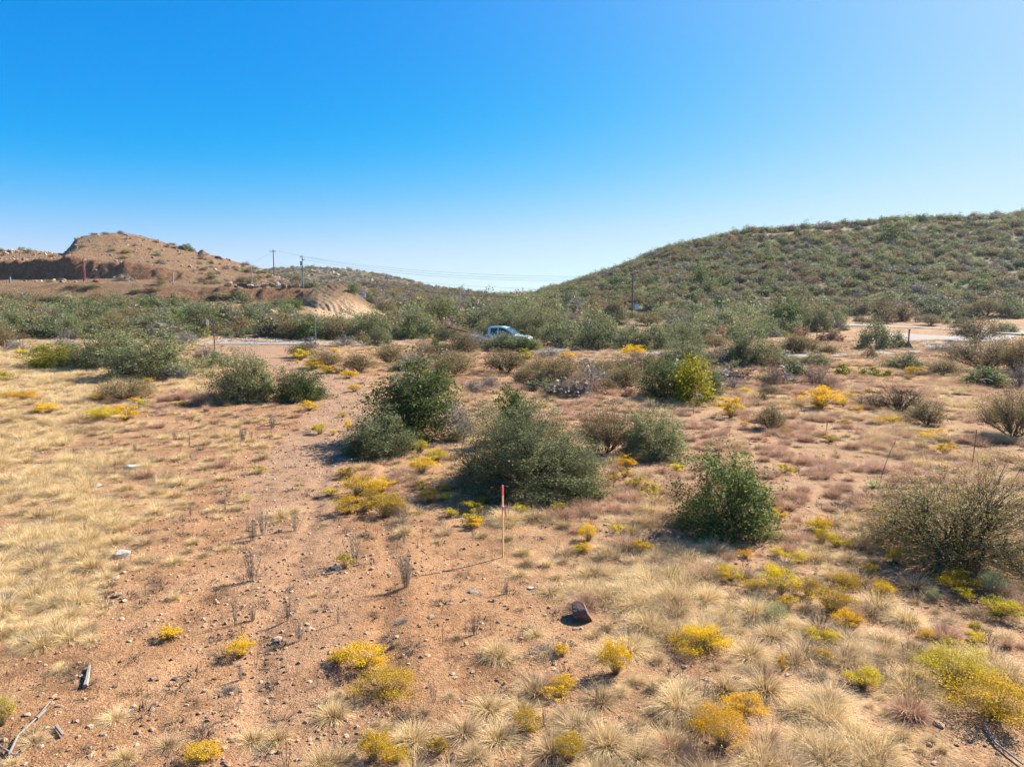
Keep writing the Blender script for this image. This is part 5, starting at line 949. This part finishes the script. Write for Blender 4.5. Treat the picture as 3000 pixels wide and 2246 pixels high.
# ------------------------------------------------------------------ ground cover too many to count
def joined(name, a, b=None):
    out = bpy.data.meshes.new(name); V, Q, MI, T, mats = [], [], [], [], []
    n0 = 0
    for me in (a, b):
        if me is None: continue
        n = len(me.vertices); v = np.empty(n*3, np.float32); me.vertices.foreach_get('co', v); V.append(v.reshape(-1, 3))
        q = np.empty(len(me.loops), np.int32); me.loops.foreach_get('vertex_index', q); Q.append(q.reshape(-1, 4)+n0); MI.append(np.full(len(q)//4, len(mats))); mats.append(me.materials[0])
        t = np.empty(n, np.float32); me.attributes['tint'].data.foreach_get('value', t); T.append(t); n0 += n
    me = mesh_q(name, np.concatenate(V), np.concatenate(Q), {'tint': np.concatenate(T)}, False, mats)
    me.polygons.foreach_set('material_index', np.concatenate(MI).astype(np.int32)); return me
def scatter(name, label, meshes, P, idx, scl, rot, mname=None, cat=None):
    col = bpy.data.collections.new(name+'_source')
    for i, me in enumerate(meshes): col.objects.link(bpy.data.objects.new('%s_source_%02d' % (name, i), me))
    me = bpy.data.meshes.new(name); me.vertices.add(len(P)); me.vertices.foreach_set('co', np.asarray(P, np.float32).ravel())
    a = me.attributes.new('idx', 'INT', 'POINT'); a.data.foreach_set('value', np.asarray(idx, np.int32))
    a = me.attributes.new('scl', 'FLOAT_VECTOR', 'POINT'); a.data.foreach_set('vector', np.asarray(scl, np.float32).ravel())
    a = me.attributes.new('rot', 'FLOAT_VECTOR', 'POINT'); a.data.foreach_set('vector', np.asarray(rot, np.float32).ravel())
    o = ob(name, me); o['kind'] = 'stuff'; o['label'] = label; o['category'] = cat or name.replace('_', ' ')
    ng = bpy.data.node_groups.new(name, 'GeometryNodeTree'); ng.interface.new_socket('Geometry', in_out='INPUT', socket_type='NodeSocketGeometry'); ng.interface.new_socket('Geometry', in_out='OUTPUT', socket_type='NodeSocketGeometry')
    N = ng.nodes; gi, go = N.new('NodeGroupInput'), N.new('NodeGroupOutput'); ip = N.new('GeometryNodeInstanceOnPoints'); ci = N.new('GeometryNodeCollectionInfo')
    ci.inputs['Collection'].default_value = col; ci.inputs['Separate Children'].default_value = True; ci.inputs['Reset Children'].default_value = True
    def na(n_, t): q = N.new('GeometryNodeInputNamedAttribute'); q.data_type = t; q.inputs[0].default_value = n_; return q.outputs[0]
    er = N.new('FunctionNodeEulerToRotation'); L = ng.links
    L.new(gi.outputs[0], ip.inputs['Points']); L.new(ci.outputs[0], ip.inputs['Instance']); ip.inputs['Pick Instance'].default_value = True
    L.new(na('idx', 'INT'), ip.inputs['Instance Index']); L.new(na('rot', 'FLOAT_VECTOR'), er.inputs[0]); L.new(er.outputs[0], ip.inputs['Rotation']); L.new(na('scl', 'FLOAT_VECTOR'), ip.inputs['Scale']); L.new(ip.outputs[0], go.inputs[0])
    m = o.modifiers.new('scatter', 'NODES'); m.node_group = ng; return o
rs = np.random.RandomState(21)
def sample(n, ymin, ymax, pw=1.0, cmin=-350, cmax=3350, wide=0.):
    """points spread over the ground in view; pw=2 is even per square metre, lower crowds them near the camera"""
    u = rs.rand(n); e = pw
    Y = (ymin**e + u*(ymax**e-ymin**e))**(1/e); u = rs.rand(n); x0, x1 = (cmin-1500)/F*cp*Y-wide, (cmax-1500)/F*cp*Y+wide; X = x0+u*(x1-x0); return X, Y, col_of(X, Y)
shr = np.array([[o.location.x, o.location.y, o.scale.x*.5] for o, *_ in things if o.type == 'EMPTY' and o['group'] == 'shrubs on the desert flat'])
yel = np.array([[o.location.x, o.location.y, o.scale.x*.5] for o, *_ in things if o.type == 'EMPTY' and o['group'] == 'yellow flowering half-shrubs'])
def clear_of(X, Y, pad=0.):
    ok = np.ones(len(X), bool)
    for x, y, r in yel: ok &= ((X-x)/(r*.9+.05))**2+((Y-y+r*.45)/(r*1.15+.1))**2 > 1
    for x, y, r in shr: ok &= (X-x)**2+(Y-y)**2 > (r*.75+pad)**2
    return ok
gm = []
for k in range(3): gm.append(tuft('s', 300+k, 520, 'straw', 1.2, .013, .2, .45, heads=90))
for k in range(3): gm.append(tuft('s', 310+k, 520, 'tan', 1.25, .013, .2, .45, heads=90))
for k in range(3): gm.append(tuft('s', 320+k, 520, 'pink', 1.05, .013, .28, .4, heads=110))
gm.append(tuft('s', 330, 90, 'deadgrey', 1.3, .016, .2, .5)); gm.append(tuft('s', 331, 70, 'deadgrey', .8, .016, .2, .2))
nG = 62000; X, Y, c = sample(nG, 3.2, 74, 1.2, wide=5); D = plan(X, Y, DEN)*(1-track(X, Y)); patch = np.clip(.62+3.0*(fbm(X*.8, Y*.8, 4)+.02), .03, 1.2)
keep = (rs.rand(nG) < np.clip(D*patch, 0, 1)*.95); keep |= rs.rand(nG) < .02*(1-track(X, Y)); keep &= clear_of(X, Y)
qx, qy = to_px(X, Y, 0*X)
for ex, ey, ea, eb in ((1330,1690,150,70),(1180,1790,290,170),(1060,1640,220,110),(1500,1790,130,90),(1690,1815,105,75),(620,1900,330,260)): keep &= (((qx-ex)/ea)**2+((qy-ey)/eb)**2 > .7+.5*rs.rand(nG)) | (rs.rand(nG) < .05)
X, Y = X[keep], Y[keep]; n = len(X); red = plan(X, Y, RED)*np.where(Y < 14, .5, 1)*(.6+.8*(fbm(X*.3+5, Y*.3, 2)+.5)); u = rs.rand(n)
left = X/Y < -.18
tan_p = np.where(left, .22, .5)
idx = np.where(u < red, 6, np.where(rs.rand(n) < tan_p, 3, 0)) + rs.randint(0, 3, n)
idx = np.where(rs.rand(n) < .07, 9+rs.randint(0, 2, n), idx)
sz = (.11+.22*rs.rand(n)**1.35)*(1+.25*D[keep])*(1+.012*Y)*(.92+.08*smooth(8, 20, Y))*np.where((X > .12*Y) & (Y < 16), 1.0, .9); sz = np.where(idx//3 == 2, sz*.9, sz)
hgt = sz*(.75+.45*rs.rand(n))*np.where(Y > 25, .9, 1)
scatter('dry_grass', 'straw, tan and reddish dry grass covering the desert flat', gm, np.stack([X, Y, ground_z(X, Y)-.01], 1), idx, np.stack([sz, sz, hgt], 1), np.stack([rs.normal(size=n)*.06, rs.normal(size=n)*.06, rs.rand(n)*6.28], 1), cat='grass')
# low litter and sprigs on the bare soil
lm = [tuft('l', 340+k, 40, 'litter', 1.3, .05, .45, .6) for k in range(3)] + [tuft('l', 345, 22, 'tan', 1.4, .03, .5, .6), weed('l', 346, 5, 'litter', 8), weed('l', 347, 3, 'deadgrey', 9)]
n = 30000; X, Y, c = sample(n, 3.4, 48, 1.0, wide=4); k_ = rs.rand(n) < (.35+.65*(fbm(X*.7, Y*.7, 3)+.3))*(1-.55*track(X, Y)); X, Y = X[k_], Y[k_]; n = len(X)
s = (.05+.13*rs.rand(n)**2); idx = rs.randint(0, 6, n); s = np.where(idx >= 4, s*2.0, s)
scatter('ground_litter', 'small dead grey sprigs and litter strewn over the bare soil', lm, np.stack([X, Y, ground_z(X, Y)-.005], 1), idx, np.stack([s, s, s*.8], 1), np.stack([0*X, 0*X, rs.rand(n)*6.28], 1), cat='litter')
# gravel
pm = [rockmesh('p', 200+k, M['pebble'], 1, .3, 7) for k in range(6)]
n = 115000; X, Y, c = sample(n, 3.4, 44, .6, wide=3.5); k_ = rs.rand(n) < np.clip(.55+1.0*fbm(X*.8, Y*.8, 3), .12, 1)*(1-.5*plan(X, Y, DEN)); X, Y = X[k_], Y[k_]; n = len(X)
s = .008+.026*rs.rand(n)**3.5+.03*(rs.rand(n) < .012)*rs.rand(n); s = s*(1+Y*.02)
scatter('gravel', 'loose brown and buff gravel on the bare soil', pm, np.stack([X, Y, ground_z(X, Y)+s*.15], 1), rs.randint(0, 6, n), np.stack([s*1.2, s, s*.65], 1), rs.rand(n, 3)*np.array([.5, .5, 6.28]), cat='gravel')
# rubble on the excavated hill and the road bank
rm = [rockmesh('r', 220+k, M['rock'], 2, .4, 8) for k in range(5)]
X, Y, c = sample(5200, 150, 235, 2, -300, 900); w_ = np.where(Y < 177, .12, np.where(c < 230, .6, .3)); k_ = rs.rand(len(X)) < w_; X, Y = X[k_], Y[k_]
Xa, Ya, _ = sample(900, 72.5, 77, 2, 630, 820); Xb, Yb, _ = sample(500, 300, 560, 2, 750, 1500); Xc_, Yc_, _ = sample(260, 160, 235, 2, 1700, 3200); s = np.concatenate([(.08+.5*rs.rand(len(X))**5)*np.where((Y > 171) & (Y < 178), 1.3, 1), .08+.12*rs.rand(len(Xa)), .5+1.4*rs.rand(len(Xb))**3, .3+.5*rs.rand(len(Xc_))])
X = np.concatenate([X, Xa, Xb, Xc_]); Y = np.concatenate([Y, Ya, Yb, Yc_]); n = len(X)
scatter('rubble', 'broken tan rubble over the excavated hill and road bank', rm, np.stack([X, Y, ground_z(X, Y)+s*.2], 1), rs.randint(0, 5, n), np.stack([s*1.2, s, s*.7], 1), rs.rand(n, 3)*np.array([.6, .6, 6.28]), cat='rubble')
# far scrub
sk = ['oak', 'dark', 'olive', 'grey', 'rust']
sm = [joined('f', *get(k, 3, v)) for k in sk for v in range(3)]
def far_scrub():
    P = []
    def add(n, y0, y1, c0, c1, w, prob, hw=.75, small=1.0, pos=None):
        X, Y, c = sample(n, y0, y1, 2, c0, c1)
        k = rs.rand(n) < prob(X, Y, c); X, Y, c = X[k], Y[k], c[k]; n_ = len(X)
        kd = rs.choice(5, n_, p=w)*3+rs.randint(0, 3, n_); s = (1.1+3.0*rs.rand(n_)**2.2)*small*np.where((Y > 98) & (Y < 139) & (c < 1180), .8, 1)
        P.append((X, Y, kd, s, s*hw*(.75+.5*rs.rand(n_))*np.where((Y > 98) & (Y < 139) & (c < 1180), .72, 1)))
    # flat beyond the road, left and centre
    add(1900, 76, 139, -400, 1250, [.40,.09,.30,.15,.06], lambda X, Y, c: np.clip(1.0*(Y < 134)*(1-.8*((c > 560)*(c < 900)*(Y > 114)))*(1-1.0*((c > 880)*(c < 1165)*(Y > 91)))*(1-.85*((c > 620)*(c < 840)*(Y < 79))), 0, 1), .62, 1.1)
    add(700, 74, 128, 1250, 3400, [.46,.06,.30,.12,.06], lambda X, Y, c: np.where((c > 2280)*(Y < 112), .12, .75), .7, 1.1)
    add(620, 26, 57, 1120, 2450, [.08,.0,.42,.26,.24], lambda X, Y, c: (Y > 36-6*(c < 1900))*(Y < np.where((c > 1530)*(c < 1980), 45, 54))*.75, .5, .45)
    # right hill
    add(16500, 122, 300, 1480, 3450, [.42,.09,.30,.14,.05], lambda X, Y, c: np.clip((.95+.22*fbm(X*.03, Y*.03, 3))*(1-((Y > 205.5)*(Y < 210)*(c > 2130)*(c < 2920))), 0, 1), .52, .82)
    # left hill
    add(1500, 150, 280, -400, 930, [.12,.04,.42,.32,.10], lambda X, Y, c: np.where(Y < 180, .05, np.where(c < 230, .08, np.where(Y > 205, .8, .28+.4*(c > 560)))), .5, .62)
    add(500, 119, 175, 560, 1480, [.1,.0,.5,.3,.1], lambda X, Y, c: np.where((c > 890)*(c < 1140)*(Y < 146), .03, np.where(c < 890, np.where(Y < 150, .06, .3), .85)), .55, .7)
    # middle slope and far hill
    add(3400, 150, 420, 850, 1560, [.14,.08,.34,.30,.14], lambda X, Y, c: .9+0*X, .6, .85)
    add(3000, 380, 640, 600, 1600, [.25,.12,.30,.25,.08], lambda X, Y, c: .75+0*X, .5, 1.0)
    X, Y, kd, s, h = [np.concatenate(q) for q in zip(*P)]
    ok = np.ones(len(X), bool)
    for x, y, r in shr[shr[:, 1] > 30]: ok &= (X-x)**2+(Y-y)**2 > (r*.9)**2
    # keep roads, truck and turnout clear
    c = col_of(X, Y); ok &= ~((Y > 66) & (Y < 75.5) & (c < 1250)); ok &= ~((np.abs(Y-np.interp(c, [1250,1500,1600,1900,2400,2560,2680,2780,2900], [67,63,60.5,57.5,54.5,57,61.5,67,84])) < 4.2) & (c > 1250) & (c < 2950) & (Y < 88))
    ok &= ~((c > 2450) & (Y > 60) & (Y < 106)); ok &= ~((c > 580) & (c < 960) & (Y < 75)); ok &= ~((c > 1340) & (c < 1560) & (Y < 62) & (Y > 30))
    ok &= ~((c > 1030) & (c < 1085) & (Y > 122) & (Y < 152)); ok &= ~((c > 1815) & (c < 1915) & (Y > 84) & (Y < 127))
    X, Y, kd, s, h = X[ok], Y[ok], kd[ok], s[ok], h[ok]
    return X, Y, kd, s, h
X, Y, kd, s, h = far_scrub(); Zg = ground_z(X, Y)
# the ones that show largest become plants of their own, the rest is one mass
app = s*h/(Y*Y); nown = max(0, 298-len(shr)); o_ = np.argsort(-app); own, rest = o_[:nown], o_[nown:]
for i in own:
    px, py = to_px(X[i], Y[i], Zg[i]); k = sk[kd[i]//3]; fo, br = get(k, 2, int(kd[i] % 3))
    if not (-60 < px < 3060): continue
    o = root({'oak': 'scrub_oak', 'dark': 'green_shrub', 'olive': 'thorny_shrub', 'grey': 'leafless_shrub', 'rust': 'rusty_shrub'}[k], (X[i], Y[i], Zg[i]-.05), '', 'shrub', 'shrubs on the desert flat', rs.rand()*6.28, (s[i], s[i], h[i])); ob('foliage', fo, o); ob('branches', br, o)
    things.append((o, float(px), float(py)-20, {'oak': 'grey-green scrub oak', 'dark': 'glossy green shrub', 'olive': 'brown-olive thorny shrub', 'grey': 'leafless grey shrub', 'rust': 'rusty brown shrub'}[k], s[i]*F/Y[i], False))
X, Y, kd, s, h, Zg = X[rest], Y[rest], kd[rest], s[rest], h[rest], Zg[rest]; n = len(X)
scatter('hillside_scrub', 'dense far scrub of oak and thorn covering the hills and flat', sm, np.stack([X, Y, Zg-.08], 1), kd, np.stack([s, s*(.8+.4*rs.rand(n)), h], 1), np.stack([0*X, 0*X, rs.rand(n)*6.28], 1), cat='scrub')
# ------------------------------------------------------------------ labels: kind + where it stands among things one can find
LM = [(1473,1530,'the foremost stake'),(1700,1760,'the dark boulder'),(1540,1330,'the large central bush'),(1210,1200,'the open dark oak'),(1108,1290,'the low round bush'),(2130,1420,'the lone glossy green shrub'),(2790,1500,'the big yellow-leaved bush'),(1910,1270,'the oak with fanned limbs'),
 (2560,1420,'the yucca'),(2860,1310,'the tall crimson-topped stake'),(2422,1255,'the middle red-topped stake'),(2333,1168,'the short red stake'),(2038,1170,'the leaning white-ribboned stake'),(2195,1130,'the brilliant yellow-green bush' ),(2630,1170,'the black bare-branched shrub'),(2810,1190,'the pale grass patch'),(2400,1170,'the orange-flowered shrub'),
 (2960,1220,'the right-edge mesquite'),(2873,1115,'the far ribboned stake'),(2660,1000,'the stone pyramid marker'),(2860,960,'the dome-shaped mesquite'),(2190,1020,'the twisted-limb oak'),(1490,985,'the pickup truck'),(1853,880,'the right utility pole'),(1866,905,'the pale road sign'),(1862,1055,'the golden bush by the road'),
 (925,965,'the grey chain pole'),(629,975,'the dark metal pole'),(609,955,'the marker sign'),(445,1050,'the large blue-green oak'),(180,1045,'the dark yellow-olive bush'),(723,1105,'the dark domed oak'),(880,1130,'the track-side green bush'),(370,1145,'the flat-topped thorn shrub'),(532,1150,'the tall reddish grass'),
 (1062,864,'the billboard'),(1010,880,'the furrowed earth mound'),(890,800,'the blue-green utility pole'),(806,770,'the crossarm pole'),(980,820,'the far hill crest'),(250,790,'the orange netting'),(350,750,'the left hill summit'),(508,815,'the wooden bench post'),(700,840,'the row of boulders'),(765,925,'the pale dirt heap'),
 (860,1440,'the dirt track'),(360,1630,'the lichen-grey rock'),(255,1990,'the grey wood stub'),(814,1880,'the slate-grey rock'),(665,2010,'the ash-grey dead tuft'),(1190,1720,'the fan-shaped dry weed'),(1065,1600,'the two-stemmed dry weed clump'),(2150,1830,'the double sagebrush' ),(2790,2020,'the lemon bush in the lower right'),(2910,2110,'the biggest golden bush'),(2500,1800,'the red-stemmed grass clump'),(2950,1900,'the rust-red clump at right'),
 (300,2240,'the bottom left corner'),(1150,2240,'the bottom edge at the track'),(1700,2240,'the bottom edge below the boulder'),(2300,2240,'the bottom edge right of centre'),(2980,2240,'the bottom right corner'),(20,1300,'the left edge at mid height'),(20,1700,'the left edge low down'),(2080,890,'the dark road bank'),(2540,720,'the upper hill ledge'),(1960,720,'the small hill outcrop'),(2150,670,'the skyline outcrop'),(2900,800,'the right end of the hillside'),(1480,880,'the valley gap'),(60,900,'the left end of the scrub'),(400,930,'the middle of the left scrub')]
ORD = ['nearest','second','third','fourth','fifth','sixth','seventh','eighth','ninth','tenth','eleventh','twelfth','thirteenth','fourteenth','fifteenth','sixteenth','seventeenth','eighteenth','nineteenth','twentieth']
def rel(dx, dy):
    if abs(dx) > abs(dy)*1.4: return 'right of' if dx > 0 else 'left of'
    v = 'in front of' if dy > 0 else 'behind'
    if abs(dx) > abs(dy)*.6: v += (' and right of' if dx > 0 else ' and left of')
    return v
groups = {}
for o, px, py, ph, wpx, has in things:
    if has: continue
    L = min(LM, key=lambda l: math.hypot((l[0]-px), (l[1]-py)*1.5)); dx, dy = px-L[0], (py-L[1])
    groups.setdefault((ph, rel(dx, dy), L[2]), []).append((math.hypot(dx, dy), o))
for (ph, r_, l_), m in groups.items():
    m.sort(key=lambda t: t[0])
    for i, (d, o) in enumerate(m):
        o['label'] = f'{ph} {r_} {l_}' if len(m) == 1 else f'{ph} {r_} {l_}, {ORD[min(i, 19)]}' + (' nearest' if i else '')
for o in C.objects:
    if o.get('label') and len(o['label'].split()) > 16: o['label'] = o['label'].replace(' and right of', ' right of').replace(' and left of', ' left of').replace('brown-olive thorny', 'thorny').replace('in front right', 'right').replace('in front left', 'left').replace('behind right', 'right').replace('behind left', 'left')
print('OBJ', len(bpy.data.objects), 'shr', len(shr), 'scrub', n)

# ------------------------------------------------------------------ the air
hz = bmesh.new(); bm_box(hz, (0, 0, 27), (9600, 5400, 58))
hm = bpy.data.materials.new('haze'); hm.use_nodes = True; hn = hm.node_tree; hn.nodes.remove(hn.nodes['Principled BSDF']); pv = hn.nodes.new('ShaderNodeVolumePrincipled')
pv.inputs['Color'].default_value = (.86, .92, 1, 1); pv.inputs['Density'].default_value = .00012; pv.inputs['Anisotropy'].default_value = .3; hn.links.new(pv.outputs[0], hn.nodes['Material Output'].inputs['Volume'])
ho = ob('haze', bm_mesh('haze', hz, hm)); ho['kind'] = 'stuff'; ho['label'] = 'thin pale haze filling the valley air'; ho['category'] = 'haze'
C.cycles.volume_bounces = 0
